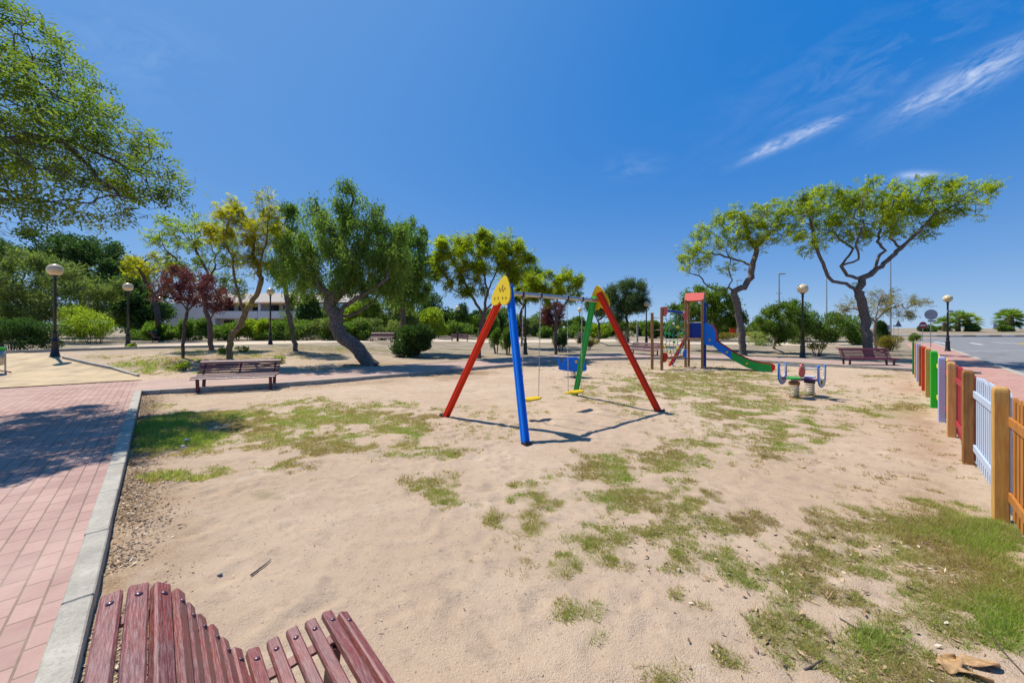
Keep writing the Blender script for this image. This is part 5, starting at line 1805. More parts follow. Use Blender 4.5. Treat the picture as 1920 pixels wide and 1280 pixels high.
# ------------------------------------------------------------------ play tower with slide
def play_tower():
    c0 = Vector((8.02, 16.45, 0))
    root = thing('play_tower', c0, 'wooden play tower with red roof, rope net and blue and green slide', 'play tower')
    e1, e2, zz = Vector((.81, -.586, 0)), Vector((.586, .81, 0)), Vector((0, 0, 1))
    RZ = Matrix((e1, e2, zz)).transposed()
    s = .33

    def P(a, b_, z):
        return e1 * a + e2 * b_ + Vector((0, 0, z))
    for i, (a, b_) in enumerate(((-s, -s), (s, -s), (-s, s), (s, s))):
        m = MB()
        m.box(P(a, b_, 1.42), (.095, .095, 3.04), RZ, .012)
        o = m.build('post', M['navy'] if (a > 0 and b_ > 0) else M['wood_post'], root)
        if a > 0 and b_ > 0:
            o['label'] = 'blue post beside the slide'
    # roof: two sloped boards and end gables
    m = MB()
    for sg in (-1, 1):
        R = RZ @ Matrix.Rotation(-sg * .95, 3, 'X')
        m.box(P(0, sg * .215, 3.06), (.76, .44, .03), R, .008)
    rf = m.build('roof', M['coral'], root)
    for sg in (-1, 1):
        g = MB()
        g.prism([(-.37, -.15), (.37, -.15), (.02, .31), (-.02, .31)], .024, P(sg * .345, 0, 2.96), e2, zz)
        g.build('gable', M['fence_teal'], rf)
    m = MB()
    m.box(P(0, 0, 1.23), (.80, .80, .05), RZ)
    m.build('deck', M['wood_post'], root)
    for (a, b_, la, nm) in ((0, s + .062, 0, 'back'),):
        m = MB()
        m.prism([(-.34, 0), (.34, 0), (.34, .62), (.24, .68), (-.24, .68), (-.34, .62)], .026, P(a, b_, 1.27), e1, zz)
        o = m.build('side_panel', M['navy'], root)
    m = MB()
    m.tube([P(-s, -s - .03, 1.95), P(s, -s - .03, 1.95)], .02, 8)
    m.build('rail', M['steel'], root)
    # slide: bed, two shaped side panels; runs along e1
    ex = s + .05
    prof = [(ex, 1.23), (ex + .25, 1.16), (ex + .6, .86), (ex + 1.1, .50), (ex + 1.55, .25), (ex + 1.95, .13), (ex + 2.35, .10)]
    bed = MB()
    pts = prof
    vs, fs = [], []
    for (x, z) in pts:
        for y in (-.22, .22):
            vs.append(P(x, y, z))
        for y in (-.22, .22):
            vs.append(P(x, y, z - .03))
    for i in range(len(pts) - 1):
        a = i * 4
        fs += [(a, a + 4, a + 5, a + 1), (a + 2, a + 3, a + 7, a + 6), (a, a + 2, a + 6, a + 4), (a + 1, a + 5, a + 7, a + 3)]
    bed.add(vs, fs)
    so = bed.build('slide', M['steel'], root)
    for yy_, near in ((-.245, True), (.245, False)):
        def side(name, mat, x_a, x_b, z_off_top, n=10, lab=None):
            xs = np.linspace(x_a, x_b, n)
            zc = np.interp(xs, [p[0] for p in prof], [p[1] for p in prof])
            top = [(float(x), float(z + z_off_top)) for x, z in zip(xs, zc)]
            bot = [(float(x), max(.015, float(z - .12))) for x, z in zip(xs, zc)][::-1]
            m = MB()
            m.prism(top + bot, .03, P(0, yy_, 0), e1, zz)
            o = m.build(name, mat, so)
            if lab:
                o['label'] = lab
        if near:
            side('side_panel', M['blue'], ex + .22, ex + 1.02, .20, lab='blue side')
            side('side_panel', M['green'], ex + 1.02, ex + 2.36, .20, 14, 'green side')
        else:
            side('side_panel', M['red'], ex + .22, ex + 2.36, .22, 18, 'red side')
        m = MB()
        ck = M['navy'] if near else M['red']
        m.prism([(ex - .02, 1.02), (ex + .30, .96), (ex + .46, 1.20), (ex + .42, 1.62), (ex + .28, 1.86), (ex + .10, 1.93), (ex - .02, 1.90)], .03, P(0, yy_ * 1.14, 0), e1, zz)
        m.build('cheek_panel', M['blue'] if near else M['coral'], so)
        m = MB()
        m.prism([(.13 * math.cos(k * math.pi / 8) + ex + 2.36, .13 * math.sin(k * math.pi / 8) + .17) for k in range(16)], .026, P(0, yy_ * .99, 0), e1, zz)
        m.build('end_disc', M['red'], so)
    bo = MB()
    for x in (ex + .22, ex + .85, ex + 1.55):
        z = float(np.interp(x, [p[0] for p in prof], [p[1] for p in prof])) + .05
        bo.ball(P(x, -.27, z), .05, 10, 6)
    bo.build('bolts', M['yellow'], so)
    # net frame: two posts on the left, upper beam with red plates, net of ropes
    q1, q2 = Vector((6.14, 15.42, 0)) - c0, Vector((5.86, 15.72, 0)) - c0
    for q, h in ((q1, 2.58), (q2, 2.36)):
        m = MB()
        m.box(q + Vector((0, 0, h / 2 - .06)), (.10, .10, h + .12), RZ, .012)
        m.build('post', M['wood_post'], root)
    for z in (.55, 1.1, 1.64, 2.14):
        m = MB()
        m.tube([q1 + Vector((0, 0, z)), q2 + Vector((0, 0, z))], .015, 8)
        m.build('rung', M['bark_pale'], root)
    pA = P(-s, -s, 0)
    nd = (pA - q1).normalized()
    nl = (pA - q1).length
    m = MB()
    m.tube([q1 + Vector((0, 0, 2.46)), pA + Vector((0, 0, 2.36))], .05, 10)
    m.build('upper_beam', M['navy'], root)
    m = MB()
    m.tube([q1 + Vector((0, 0, .47)), pA + Vector((0, 0, .50))], .045, 10)
    m.build('lower_beam', M['wood_post'], root)
    for f, z, mt in ((.07, 2.40, 'coral'), (.93, 2.24, 'coral'), (.07, .52, 'red'), (.93, .60, 'blue')):
        m = MB()
        sg = 1 if f < .5 else -1
        m.prism([(-.09 * sg, -.2), (.04 * sg, -.2), (.17 * sg, -.05), (.19 * sg, .06), (.10 * sg, .18), (-.09 * sg, .2)], .03, q1 + nd * nl * f + Vector((0, 0, z)) + nd.cross(zz) * .065, nd, zz)
        m.build('corner_plate', M[mt], root)
    net = MB()
    for k in range(5):
        f = .16 + .17 * k
        pts = [q1 + nd * nl * (f + .05 * math.sin(2.3 * j + k)) + Vector((0, 0, .52 + 1.86 * j / 8)) + nd.cross(zz) * (.05 * math.sin(j + k)) for j in range(9)]
        net.tube(pts, .012, 5, caps=False)
    for j in range(1, 6):
        z = .50 + .31 * j
        pts = [q1 + nd * nl * (i / 8) + Vector((0, 0, z + .07 * math.cos(i * 1.6 + j))) for i in range(9)]
        net.tube(pts, .012, 5, caps=False)
    no = net.build('rope_net', basic('teal_rope', (.05, .30, .26), None, 30, .7), root)
    for k, (f, z, mt) in enumerate([(.16, .95, 'yellow'), (.33, 1.45, 'green'), (.5, 1.13, 'green'), (.67, 1.75, 'yellow'), (.84, 1.45, 'green'), (.33, .72, 'yellow'), (.67, .85, 'yellow'), (.16, 1.5, 'green'), (.5, 1.9, 'pale_panel'), (.9, 1.5, 'fence_teal')]):
        m = MB()
        m.ball(q1 + nd * nl * f + Vector((0, 0, z)), .06, 10, 6)
        m.build('net_ball', M[mt], no)
    # ladder at the left of the tower
    l0 = P(-s - .62, .0, 0)
    ld = MB()
    for sg in (-1, 1):
        a, b_ = P(-s - .72, sg * .2, -.02), P(-s - .02, sg * .2, 1.32)
        ld = MB()
        t = b_ - a
        ang = math.atan2(t.z, Vector((t.x, t.y, 0)).length)
        ld.box((a + b_) / 2, (t.length, .04, .10), RZ @ Matrix.Rotation(-ang, 3, 'Y'), .008)
        ld.build('ladder_rail', M['red'] if sg < 0 else M['navy'], root)
    for k in range(5):
        f = (k + .7) / 5.4
        a = P(-s - .72, -.2, -.02).lerp(P(-s - .02, -.2, 1.32), f)
        b_ = P(-s - .72, .2, -.02).lerp(P(-s - .02, .2, 1.32), f)
        m = MB()
        m.box((a + b_) / 2, (.09, .40, .025), RZ)
        m.build('tread', M['coral'], root)


play_tower()


# ------------------------------------------------------------------ spring riders
def coil(mb, c, r, h, turns=5.5, wire=.013):
    n = int(turns * 14)
    mb.tube([Vector(c) + Vector((r * math.cos(2 * math.pi * turns * k / n), r * math.sin(2 * math.pi * turns * k / n), h * k / n)) for k in range(n + 1)], wire, 6)


def rider():
    A, B = G(1489, 745), G(1518, 741)
    c0 = (A + B) / 2
    ax = (B - A)
    ax.z = 0
    # rider lies almost across the view
    ax = Vector((1.0, .16, 0)).normalized()
    ay = Vector((-ax.y, ax.x, 0))
    zz = Vector((0, 0, 1))
    R = Matrix((ax, ay, zz)).transposed()
    root = thing('spring_rider', c0, 'two-spring rocking rider with pale U-shaped handles and red backrest', 'spring rider')

    def P(a, b_, z):
        return ax * a + ay * b_ + Vector((0, 0, z))
    LA, LB = A - c0, B - c0
    LA.z = LB.z = 0
    sx_ = (LB - LA).normalized()
    for sg, q in ((-1, LA), (1, LB)):
        m = MB()
        coil(m, q + zz * .02, .10, .31)
        m.build('spring', basic('cream_spring', (.52, .47, .38), (.10, .09, .08), 25, .4, .2), root)
        m = MB()
        m.lathe([(.10, .315), (.125, .335), (.115, .40), (.04, .405)], 12, q)
        m.lathe([(.12, -.03), (.12, .02), (.05, .025)], 12, q)
        m.build('spring_cap', M['wood_brown'] if sg < 0 else M['dark_steel'], root)
    cl = Vector((7.01, 9.75, .47)) - c0
    cr = Vector((7.66, 9.30, .46)) - c0
    bx_ = (cr - cl)
    bx_.z = 0
    bl = bx_.length
    bx_.normalize()
    by_ = Vector((-bx_.y, bx_.x, 0))
    RB = Matrix((bx_, by_, zz)).transposed()
    m = MB()
    m.box((cl + cr) / 2 + zz * -.02, (bl, .07, .05), RB, .01)
    m.build('main_beam', M['purple'], root)
    m = MB()
    m.box((LA + LB) / 2 + zz * .43, ((LB - LA).length + .12, .10, .05), Matrix((sx_, Vector((-sx_.y, sx_.x, 0)), zz)).transposed(), .01)
    m.build('cross_bar', M['pink'], root)
    sea = [(.17 * math.copysign(abs(math.cos(t)) ** .7, math.cos(t)), .14 * math.copysign(abs(math.sin(t)) ** .7, math.sin(t))) for t in np.linspace(0, 2 * math.pi, 20, endpoint=False)]
    m = MB()
    m.prism(sea, .035, LA + zz * .485, sx_, Vector((-sx_.y, sx_.x, 0)))
    m.build('seat', M['green'], root)
    m = MB()
    m.prism(sea, .035, LB * .8 + zz * .485, sx_, Vector((-sx_.y, sx_.x, 0)))
    m.build('seat', M['pale_panel'], root)
    bxd = Vector((.86, .51, 0)).normalized()
    m = MB()
    m.prism([(.15 * math.cos(t) * (1 - .15 * math.sin(t)), .175 * math.sin(t)) for t in np.linspace(0, 2 * math.pi, 22, endpoint=False)], .03, (LA + LB) / 2 + zz * .66, bxd, zz)
    m.build('backrest', M['coral'], root)
    # U-shaped handle panels at both ends, facing the seats
    def upanel(c, facing, lab):
        d1 = facing
        ro, ri, yo = .225, .125, .0
        pts = []
        for t in np.linspace(math.pi, 2 * math.pi, 14):
            pts.append((ro * math.cos(t), .235 * math.sin(t) + .06))
        pts += [(ro, .30), (ro - .035, .345), (ro - .075, .30)]
        for t in np.linspace(2 * math.pi, math.pi, 10):
            pts.append((ri * math.cos(t), .09 * math.sin(t) + .10))
        pts += [(-ro + .075, .30), (-ro + .035, .345), (-ro, .30)]
        m = MB()
        m.prism(pts, .022, c, d1, zz)
        o = m.build('handle_panel', M['pale_panel'], root)
        o['label'] = lab
        # blue edge strip following the outer outline
        e = MB()
        ring = [c + d1 * x + zz * y for x, y in [(-ro, .30)] + pts[:14] + [(ro, .30)]]
        e.tube(ring, .016, 6)
        e.build('blue_edging', M['blue'], o)
        k = MB()
        for sg in (-1, 1):
            k.ball(c + d1 * sg * (ro - .03) + zz * .33, .034, 10, 6)
        k.build('knob', M['blue'], o)
        return o
    f1 = f2 = Vector((.85, .53, 0)).normalized()
    upanel(cl, f1, 'panel at the left end')
    rp = upanel(cr, f2, 'panel at the right end')
    k = MB()
    nrm = f2.cross(zz)
    k.prism([(.035 * math.cos(t), .04 * math.sin(t)) for t in np.linspace(0, 2 * math.pi, 12, endpoint=False)], .012, cr + nrm * .018 + zz * -.06, f2, zz)
    k.build('emblem', M['yellow'], rp)
    k = MB()
    k.prism([(.03 * math.cos(t) - .055, .045 * math.sin(t)) for t in np.linspace(0, 2 * math.pi, 12, endpoint=False)], .012, cr + nrm * .018 + zz * -.06, f2, zz)
    k.build('emblem', M['dark_steel'], rp)
    for sg in (-1, 1):
        m = MB()
        m.tube([cl + f1 * sg * .17 + zz * .32, cr + f2 * sg * .17 + zz * .32], .014, 8)
        m.build('handrail', M['steel'], root)
    m = MB()
    m.tube([(LA + LB) / 2 + zz * .70, cr + zz * .27], .022, 8)
    m.build('handrail', M['steel'], root)


rider()


def whale():
    b = G(1076, 707)
    root = thing('spring_rider', b, 'small blue whale-shaped spring rider behind the green swing leg', 'spring rider')
    d = b.y / F
    px = [(1047.5, 671), (1050, 677), (1055, 682), (1060, 672), (1068, 670), (1082, 669.5), (1090, 674), (1097, 680), (1099, 690), (1097, 694), (1085, 696.5), (1066, 695), (1047.5, 692), (1049, 686), (1046.5, 681)]
    ol = [((x - 1076) * d, (707 - y) * d) for x, y in px]
    for k, yy_ in enumerate((-.13, .13)):
        m = MB()
        m.prism(ol, .03, (0, yy_, 0), (1, 0, 0), (0, 0, 1))
        o = m.build('whale_panel', M['blue'], root)
        e = MB()
        e.prism([(.045 * math.cos(t) + (1079 - 1076) * d, .06 * math.sin(t) + (707 - 677) * d) for t in np.linspace(0, 2 * math.pi, 12, endpoint=False)], .012, (0, yy_ - .018 if k == 0 else yy_ + .018, 0), (1, 0, 0), (0, 0, 1))
        e.build('eye', M['yellow'], o)
    m = MB()
    m.box((0, 0, .36), (.40, .22, .03), None, .008)
    m.build('seat', M['navy'], root)
    m = MB()
    coil(m, (-.02, 0, 0), .09, .34, 5)
    m.build('spring', M['dark_steel'], root)
    m = MB()
    m.box((-.02, 0, .0), (.30, .22, .05), None, .01)
    m.build('base', M['dark_steel'], root)
    m = MB()
    m.tube([(.16, -.26, .50), (.16, .26, .50)], .016, 8)
    m.build('handle', M['steel'], root)


whale()


# ------------------------------------------------------------------ fence
def fence():
    f0 = Vector((4.505, 3.467, 0))
    fd = Vector((.705, .709, 0)).normalized()
    fn = Vector((fd.y, -fd.x, 0))          # outward, towards the pavement
    zz = Vector((0, 0, 1))
    R = Matrix((fd, fn, zz)).transposed()
    root = thing('picket_fence', f0, 'low wooden fence of painted pickets and round-topped posts in many colours', 'fence')
    sp = 1.94
    seq = [(-1, 'wood_tan', 'tan post'), (0, 'wood_tan', 'big tan post'), (1, 'wood_brown', 'brown post'), (2, 'wood_peach', 'peach post'), (3, 'fence_lilac', 'lilac post'), (4, 'fence_green', 'bright green post'),
           (5, 'wood_tan', 'tan post'), (6, 'fence_red', 'red post'), (7, 'wood_brown', 'brown post'), (8, 'fence_lilac', 'lilac post'), (9, 'wood_peach', 'peach post'), (10, 'fence_teal', 'dark green end post')]
    px = [None, 1876, 1815, 1784, 1766, 1751, 1740, 1732.6, 1727, 1722, 1718, 1714]
    pos = {}
    for (i, mt, lab), p in zip(seq, px):
        if p is None:
            s_ = -1.85
        else:
            # where the fence line meets this bearing
            u = (p - PX0) / F
            s_ = (f0.x - u * f0.y) / (u * fd.y - fd.x)
        pos[i] = s_
        c = fd * s_
        m = MB()
        h, w = 1.22 + random.uniform(-.02, .02), .10
        if mt == 'fence_green':
            h, w = 1.24, .105
        rings = []
        b = .010
        for z, k in ((-.15, 1.0), (h - .045, 1.0), (h - .022, .95), (h - .006, .82), (h + .005, .55)):
            q = w / 2 * k
            bb = b * k
            rings.append([(-q + bb, -q), (q - bb, -q), (q, -q + bb), (q, q - bb), (q - bb, q), (-q + bb, q), (-q, q - bb), (-q, -q + bb)] + [z])
        vs = [c + R @ Vector((x, y, rg[8])) for rg in rings for x, y in rg[:8]]
        fs = [(r * 8 + k, r * 8 + (k + 1) % 8, r * 8 + 8 + (k + 1) % 8, r * 8 + 8 + k) for r in range(4) for k in range(8)] + [tuple(range(32, 40))]
        m.add(vs, fs)
        o = m.build('post', M[mt], root)
        o['label'] = lab
    pan = {-1: ('wood_orange', 'orange-brown pickets'), 0: ('fence_sky', 'pale blue pickets'), 1: ('fence_burgundy', 'burgundy pickets'), 2: ('fence_burgundy', 'burgundy pickets'), 3: ('fence_yellow', 'yellow pickets'),
           4: ('fence_green', 'green pickets'), 5: ('wood_peach', 'peach pickets'), 6: ('fence_red', 'red pickets'), 7: ('wood_peach', 'peach pickets'), 8: ('fence_sky', 'pale blue pickets'), 9: ('fence_teal', 'dark green pickets')}
    for i, (mt, lab) in pan.items():
        a, b_ = pos[i] + .052, pos[i + 1] - .052
        n = max(4, int(round((b_ - a) / .135)))
        pk = MB()
        for k in range(n):
            s_ = a + (k + .5) * (b_ - a) / n
            tilt = random.uniform(-.012, .012)
            hh = 1.15 + random.uniform(-.012, .012)
            pw = .092
            c = fd * s_ + fn * .068
            ol = [(-pw / 2, .05), (pw / 2, .05), (pw / 2, hh - .035), (pw / 2 - .02, hh - .008), (0, hh), (-pw / 2 + .02, hh - .008), (-pw / 2, hh - .035)]
            pk.prism([(x + tilt * y, y) for x, y in ol], .02, c, fd, zz)
        po = pk.build('picket_panel', M[mt], root)
        po['label'] = lab
        for z in (.24, .92):
            r = MB()
            r.box(fd * ((a + b_) / 2) + fn * .046 + zz * z, (b_ - a, .022, .085), R, .004)
            r.build('rail', M[mt], po)


fence()


# ------------------------------------------------------------------ signs and street masts
def pole_sign(px, d, zc, label, name, shape, size, face, back, rz, pole_r=.03, zbase=None, extra=None):
    x = (px - PX0) / F * d
    b = Vector((x, d, float(height(x, d)) if zbase is None else zbase))
    root = thing(name, b, label, 'road sign', None, rz)
    m = MB()
    m.tube([(0, 0, -.2), (0, 0, zc + size * .45)], pole_r, 10)
    m.build('pole', M['steel'], root)
    m = MB()
    if shape == 'round':
        ol = [(size / 2 * math.cos(2 * math.pi * k / 28), size / 2 * math.sin(2 * math.pi * k / 28)) for k in range(28)]
    elif shape == 'tri':
        ol = [(-size / 2, -size * .3), (size / 2, -size * .3), (.03, size * .56), (-.03, size * .56)]
    else:
        ol = [(-size / 2, -size * .25), (size / 2, -size * .25), (size / 2, size * .25), (-size / 2, size * .25)]
    m.prism(ol, .012, (0, -pole_r - .012, zc), (1, 0, 0), (0, 0, 1))
    o = m.build('plate', face, root)
    if extra:
        extra(root, o, pole_r, zc, size)
    return root


grey_back = basic('sign_back', (.34, .34, .36), (.26, .26, .28), 6, .5, .4)
red_sign = basic('sign_red', (.40, .02, .03), None, 6, .45)
white_sign = basic('sign_white', (.72, .72, .72), None, 6, .45)


def noentry(root, o, pr, zc, size):
    m = MB()
    m.box((0, -pr - .022, zc), (size * .68, .006, size * .18))
    m.build('white_bar', white_sign, o)


def underplate(root, o, pr, zc, size):
    m = MB()
    m.box((0.05, -pr - .012, zc - size * .62), (size * .6, .01, .16))
    m.build('lower_plate', grey_back, root)


pole_sign(1745, 31.6, 2.78, 'round grey sign seen from behind on a tall pole by the fence end', 'road_sign', 'round', .86, grey_back, grey_back, -.35, extra=underplate)
pole_sign(1730, 44, 1.92, 'round red no-entry sign with white bar', 'road_sign', 'round', .84, red_sign, grey_back, -.1, extra=noentry)
pole_sign(1684, 60, 2.1, 'triangular dark sign seen from behind by the junction', 'road_sign', 'tri', 1.15, basic('sign_back_dark', (.10, .13, .17), None, 6, .5), grey_back, 0)
pole_sign(1662, 62, 1.6, 'low wide grey panel sign left of the triangular sign', 'road_sign', 'rect', 1.6, basic('panel_grey', (.22, .27, .32), None, 6, .5), grey_back, 0)
pole_sign(1866, 90, 1.6, 'small round grey sign left of the lone palm', 'road_sign', 'round', 1.1, grey_back, grey_back, 0)
pole_sign(1676, 56, 1.9, 'thin plain post sign with narrow plate beside the triangular sign', 'road_sign', 'rect', .35, grey_back, grey_back, 0)

# red notice box far behind the slide
x, d = (1374 - PX0) / F * 62, 62
root = thing('notice_board', (x, d, 0), 'small red board on legs far behind the slide tree', 'notice board')
m = MB(); m.box((0, 0, 1.55), (1.0, .12, 2.1), None, .02); m.build('board', M['red'], root)
m = MB(); m.box((0, -.07, 2.3), (.86, .02, .34)); m.build('heading_strip', white_sign, root)
m = MB(); m.box((-.35, 0, .3), (.1, .1, .8)); m.box((.35, 0, .3), (.1, .1, .8)); m.build('leg', M['steel'], root)


def mast(px, d, top_py, label, arm=0.8, fork=False):
    x = (px - PX0) / F * d
    b = Vector((x, d, float(height(x, d))))
    h = EYE + (HZ - top_py) / F * d - b.z
    root = thing('street_mast', b, label, 'street light', 'tall street masts beyond the park')
    m = MB()
    m.tube([(0, 0, -.2), (0, 0, h * .5), (0, 0, h)], [.12, .09, .06], 10)
    m.build('mast', M['steel'], root)
    m = MB()
    m.box((arm * .35, 0, h + .03), (arm, .28, .12), None, .03)
    m.build('lantern', grey_back, root)
    if fork:
        m = MB()
        m.box((0, 0, h * .72), (.7, .06, .06))
        m.build('bracket', M['steel'], root)


mast(1461, 42, 514, 'street light mast rising left of the near lamp post', .75, True)
mast(1550, 60, 513, 'thin street mast behind the largest umbrella tree, left side', .6)
mast(1670, 52, 480, 'tallest street mast right of the largest umbrella trunk', .7)
mast(1382, 70, 526, 'slender distant street mast behind the slide tree', 1.1)
x, d = (1195 - PX0) / F * 30, 30
m = MB(); m.tube([(x, d, -.1), (x, d, 2.0)], .07, 10); m.lathe([(.09, 2.0), (.09, 2.05), (.02, 2.08)], 10, (x, d, 0))
tag(m.build('bollard_post', basic('grey_post', (.30, .30, .30), None, 6, .6)), 'plain grey post standing under the dark pine tree', 'post')


# ------------------------------------------------------------------ turf, litter and small debris
def blades(N, nb, rad, box, L, Wd, seed):
    """Tufts rooted where the turf map says grass grows, each a handful of blades."""
    rng = np.random.default_rng(seed)
    x = rng.uniform(box[0], box[1], N)
    y = rng.uniform(box[2], box[3], N)
    px = PX0 + F * x / y
    ok = (px > -60) & (px < 1990)
    x, y = x[ok], y[ok]
    d, lush = grass_density(x, y)
    fine = fbm(x * 7.0, y * 7.0, 91, 3)
    stray = np.clip(fbm(x * .8, y * .8, 17, 3) - .50, 0, 1) * .75 * (y > 2.6) * (x > -4 + .3 * y)
    pr = np.maximum(np.clip(d * 1.5 - np.clip((.55 - fine) * 2.6, 0, 1) * (1 - .5 * lush), 0, 1) ** 1.3, stray * (fine > .58))
    ok = rng.uniform(0, 1, len(x)) < pr
    s = (x - E0.x) * V.x + (y - E0.y) * V.y
    ok &= (s > .03) | (y > 13)
    ok &= ((x - y) < 1.9)
    x, y, lush, d = x[ok], y[ok], lush[ok], d[ok]
    n = len(x)
    vig = rng.uniform(.55, 1.25, n)
    dry = np.clip(.45 + .42 * lush - .25 * (d < .15) + .8 * (vnoise(x * 2.3, y * 2.3, 77) - .5) + rng.normal(0, .18, n), 0, 1)
    rep = lambda q: np.repeat(q, nb)
    a = rng.uniform(0, 2 * np.pi, n * nb)
    r = rep(vig) * rad * np.sqrt(rng.uniform(0, 1, n * nb))
    bx, by = rep(x) + np.cos(a) * r, rep(y) + np.sin(a) * r
    z = height(bx, by) + ss(40, 20, by) * ((fbm(bx * .5, by * .5, 5, 3) - .5) * .05 + (fbm(bx * 2.2, by * 2.2, 6, 3) - .5) * .028 + (fbm(bx * 6, by * 6, 8, 2) - .5) * .017) - .003
    C = np.stack([bx, by, z], 1)
    m = n * nb
    D = np.stack([np.cos(a) * .9, np.sin(a) * .9, 0 * a], 1) * rng.uniform(.2, 1.1, m)[:, None] + rng.normal(0, .35, (m, 3))
    D[:, 2] = np.abs(rng.normal(.55, .3, m)) + .15 + .3 * rep(lush)
    D /= np.linalg.norm(D, axis=1, keepdims=True)
    ln = L * rep(vig) * rng.uniform(.5, 1.2, m) * (.8 + .6 * rep(lush))
    S = np.cross(D, rng.normal(0, 1, (m, 3)))
    S /= np.linalg.norm(S, axis=1, keepdims=True) + 1e-9
    w = Wd * rng.uniform(.7, 1.3, m)
    v = np.stack([C - S * w[:, None] / 2, C + S * w[:, None] / 2, C + D * ln[:, None]], 1).reshape(-1, 3)
    t = np.clip(rep(dry) + rng.normal(0, .14, m) - .55 * (rng.uniform(0, 1, m) < .14), 0, 1)
    return v, t


def grass():
    m, nt, b, out = new_mat('turf_blade')
    at = nt.nodes.new('ShaderNodeAttribute')
    at.attribute_name = 'tint'
    col = ramp(nt, at.outputs['Fac'], [(0.0, (.30, .21, .10)), (.28, (.42, .35, .155)), (.55, (.355, .36, .105)), (1.0, (.24, .355, .05))])
    nt.links.new(col, b.inputs['Base Color'])
    b.inputs['Roughness'].default_value = .6
    tr = nt.nodes.new('ShaderNodeBsdfTranslucent')
    nt.links.new(mixc(nt, 1.0, col, (1.4, 1.4, .9), 'MULTIPLY'), tr.inputs['Color'])
    ms = nt.nodes.new('ShaderNodeMixShader')
    ms.inputs[0].default_value = .5
    nt.links.new(b.outputs[0], ms.inputs[1])
    nt.links.new(tr.outputs[0], ms.inputs[2])
    nt.links.new(ms.outputs[0], out.inputs['Surface'])
    V_, T_ = [], []
    for N, nb, rad, box, L, Wd, sd in [(32000, 16, .028, (-1.5, 4.6, 1.6, 4.2), .048, .0048, 1), (52000, 11, .036, (-7, 7.5, 4.2, 8.0), .055, .0085, 2),
                                       (52000, 8, .05, (-14, 14, 8.0, 14.5), .060, .015, 3), (40000, 6, .07, (-24, 20, 14.5, 26), .08, .026, 4)]:
        v, t = blades(N, nb, rad, box, L, Wd, sd)
        V_.append(v)
        T_.append(t)
    o = np_mesh('grass', np.concatenate(V_), 3, m, None, np.concatenate(T_))
    tag(o, 'patchy short turf growing through the playground sand', 'grass', kind='stuff')


grass()


def flakes():
    """Dry leaves, bark chips and pale pebbles strewn over the sand."""
    rng = np.random.default_rng(55)
    P, S = [], []
    # along the near kerb
    n = 24000
    a = rng.uniform(0, 13.2, n)
    off = np.abs(rng.normal(0, .17, n)) + .01
    base = np.array(K0)[None, :] + np.array(U)[None, :] * a[:, None] + np.array(V)[None, :] * off[:, None]
    k = np.clip(fbm(base[:, 0] * 1.3, base[:, 1] * 1.3, 61) * 2.2 - .5, 0, 1)
    base = base[rng.uniform(0, 1, n) < k]
    P.append(base); S.append(rng.uniform(.009, .026, len(base)))
    # all over, thicker among the turf at the lower right
    n = 26000
    x = rng.uniform(-9, 9, n); y = rng.uniform(1.6, 13, n)
    d, _ = grass_density(x, y)
    pr = .13 + .30 * d * (x > .4) * (y < 5.5) + .08 * d
    s = (x - E0.x) * V.x + (y - E0.y) * V.y
    ok = (rng.uniform(0, 1, n) < pr) & (s > .02) & (x - y < .95)
    P.append(np.stack([x[ok], y[ok], 0 * x[ok]], 1)); S.append(rng.uniform(.004, .016, ok.sum()))
    n = 5200
    x = rng.uniform(.9, 4.0, n); y = rng.uniform(1.7, 3.6, n)
    d, _ = grass_density(x, y)
    ok = (rng.uniform(0, 1, n) < .05 + .5 * d) & (x - y < .95)
    P.append(np.stack([x[ok], y[ok], 0 * x[ok]], 1)); S.append(rng.uniform(.012, .034, ok.sum()))
    # beneath the left bench edge and below the cross path
    n = 3000
    i = rng.integers(0, len(NEAR) - 14, n)
    base = np.array([NEAR[q] for q in i]) + rng.normal(0, .35, (n, 3)) + np.array([.25, -.30, 0])
    P.append(base); S.append(rng.uniform(.012, .03, n))
    C = np.concatenate(P); S = np.concatenate(S)
    x, y = C[:, 0], C[:, 1]
    C[:, 2] = height(x, y) + ((fbm(x * .5, y * .5, 5, 3) - .5) * .05 + (fbm(x * 2.2, y * 2.2, 6, 3) - .5) * .028 + (fbm(x * 6, y * 6, 8, 2) - .5) * .017) + .005 + S * .15
    n = len(C)
    D = rng.normal(0, 1, (n, 3)); D[:, 2] *= .22
    tw = np.array([0, 0, 1.0]) + rng.normal(0, .35, (n, 3))
    v = sprays(C, D, rng, 1.0, .42, .3, 0.0, tw).reshape(n, 4, 3)
    v = C[:, None, :] + (v - C[:, None, :]) * S[:, None, None] * 1.5
    m, nt, b, _ = new_mat('dry_leaf')
    at = nt.nodes.new('ShaderNodeAttribute'); at.attribute_name = 'tint'
    col = ramp(nt, at.outputs['Fac'], [(0.0, (.13, .085, .05)), (.4, (.27, .17, .09)), (.8, (.43, .30, .17)), (1.0, (.60, .52, .42))])
    nt.links.new(col, b.inputs['Base Color']); b.inputs['Roughness'].default_value = .8
    o = np_mesh('dry_leaves', v.reshape(-1, 3), 4, m, None, rng.uniform(0, 1, n) ** 1.7)
    tag(o, 'dry leaves and chips strewn on the sand and along the kerb', 'dry leaves', kind='stuff')


flakes()


def gz(x, y):
    x_, y_ = np.array([x]), np.array([y])
    return float((height(x_, y_) + (fbm(x_ * .5, y_ * .5, 5, 3) - .5) * .05 + (fbm(x_ * 2.2, y_ * 2.2, 6, 3) - .5) * .028 + (fbm(x_ * 6, y_ * 6, 8, 2) - .5) * .017)[0])


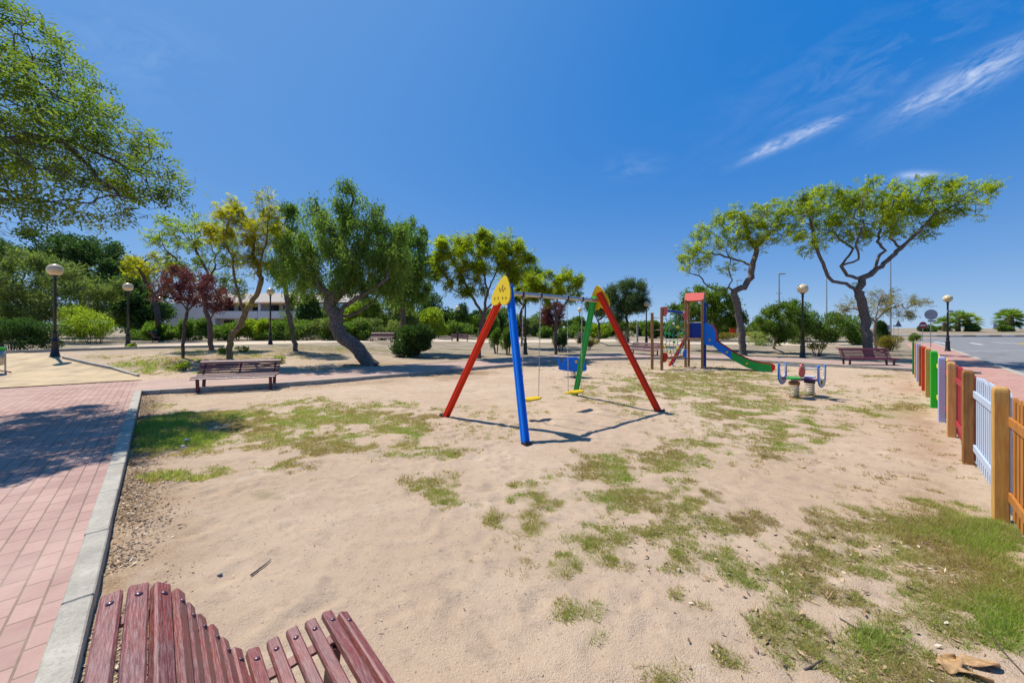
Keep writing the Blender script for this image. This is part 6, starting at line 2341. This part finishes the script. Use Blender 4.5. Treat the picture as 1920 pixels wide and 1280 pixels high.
def twig(px0, py0, px1, py1, r, label, bend=.003):
    a, b = G(px0, py0), G(px1, py1)
    pts = []
    for k in range(6):
        p = a.lerp(b, k / 5)
        pts.append(Vector((p.x + bend * math.sin(k * 2.1), p.y + bend * math.cos(k * 1.7), gz(p.x, p.y) + r * 1.2 + .004)))
    m = MB()
    m.tube(pts, [r, r * .95, r * .9, r * .8, r * .65, r * .4], 6)
    tag(m.build('twig', M['bark_dark'] if r > .004 else M['bark_grey']), label, 'twig')


twig(470, 1085, 509, 1050, .0065, 'dark straight twig on bare sand above the near bench')
twig(1700, 1098, 1725, 1108, .006, 'short dark twig in the turf at lower right')
twig(1575, 1160, 1622, 1185, .004, 'thin pale stalk lying across the lower right turf')
twig(1508, 1258, 1545, 1236, .006, 'pale broken stick near the bottom edge')
twig(1858, 1195, 1920, 1262, .005, 'long thin stalk near the lower right corner')


def husk(px, py, L, Wd, rz, label, curl=.5):
    """A curled dry palm sheath lying on the ground."""
    p = G(px, py)
    nx, ny = 9, 6
    vs, fs = [], []
    Rm = Matrix.Rotation(rz, 3, 'Z')
    for i in range(nx + 1):
        u = i / nx
        wd = Wd * math.sin(math.pi * min(1, .12 + u * .88)) ** .7
        for j in range(ny + 1):
            v = j / ny - .5
            q = Rm @ Vector(((u - .5) * L, v * wd, curl * wd * (1.4 * v * v) + .01 + .02 * math.sin(u * 5 + v * 4) * L * 4))
            vs.append((p.x + q.x, p.y + q.y, gz(p.x, p.y) + .012 + q.z))
    for i in range(nx):
        for j in range(ny):
            a = i * (ny + 1) + j
            fs.append((a, a + ny + 1, a + ny + 2, a + 1))
    m = MB()
    m.add(vs, fs, True)
    o = m.build('dry_husk', M['husk'])
    so = o.modifiers.new('thickness', 'SOLIDIFY')
    so.thickness = .003
    tag(o, label, 'dry husk', 'dry husks at the lower right')


M['husk'] = basic('dry_husk', (.44, .27, .12), (.28, .155, .065), 14, .7, mapscale=(1, 5, 5), bmp=.4, bdist=.004)
husk(1782, 1243, .17, .085, .5, 'large curled brown husk in the lower right corner', .55)
husk(1840, 1243, .16, .07, -.2, 'broad flat tan husk beside the large curled one', .4)
husk(1815, 1262, .17, .05, -.65, 'long pointed tan husk below the other two', .5)

# scraps of pale paper on the turf by the kerb, white pebbles
for px, py, s, lab in [(350, 828, .035, 'crumpled white paper scrap on the shaded turf by the kerb'), (343, 840, .03, 'small torn paper scrap in front of the crumpled one'), (1866, 1121, .02, 'white pebble in the lush turf at the right'), (412, 1077, .018, 'white pebble on the sand between kerb and twig')]:
    p = G(px, py)
    m = MB()
    rr = random.Random(int(px))
    n = 7
    m.ball((0, 0, 0), s, 8, 6, .55)
    m.v = [(x * rr.uniform(.7, 1.25), y * rr.uniform(.7, 1.25), z * rr.uniform(.7, 1.2)) for x, y, z in m.v]
    m.v = [(x + p.x, y + p.y, z + gz(p.x, p.y) + s * .4 + (.03 if px < 400 else .0)) for x, y, z in m.v]
    tag(m.build('paper_scrap' if px < 400 else 'pebble', white_sign if px < 400 else M['concrete']), lab, 'scrap' if px < 400 else 'pebble')
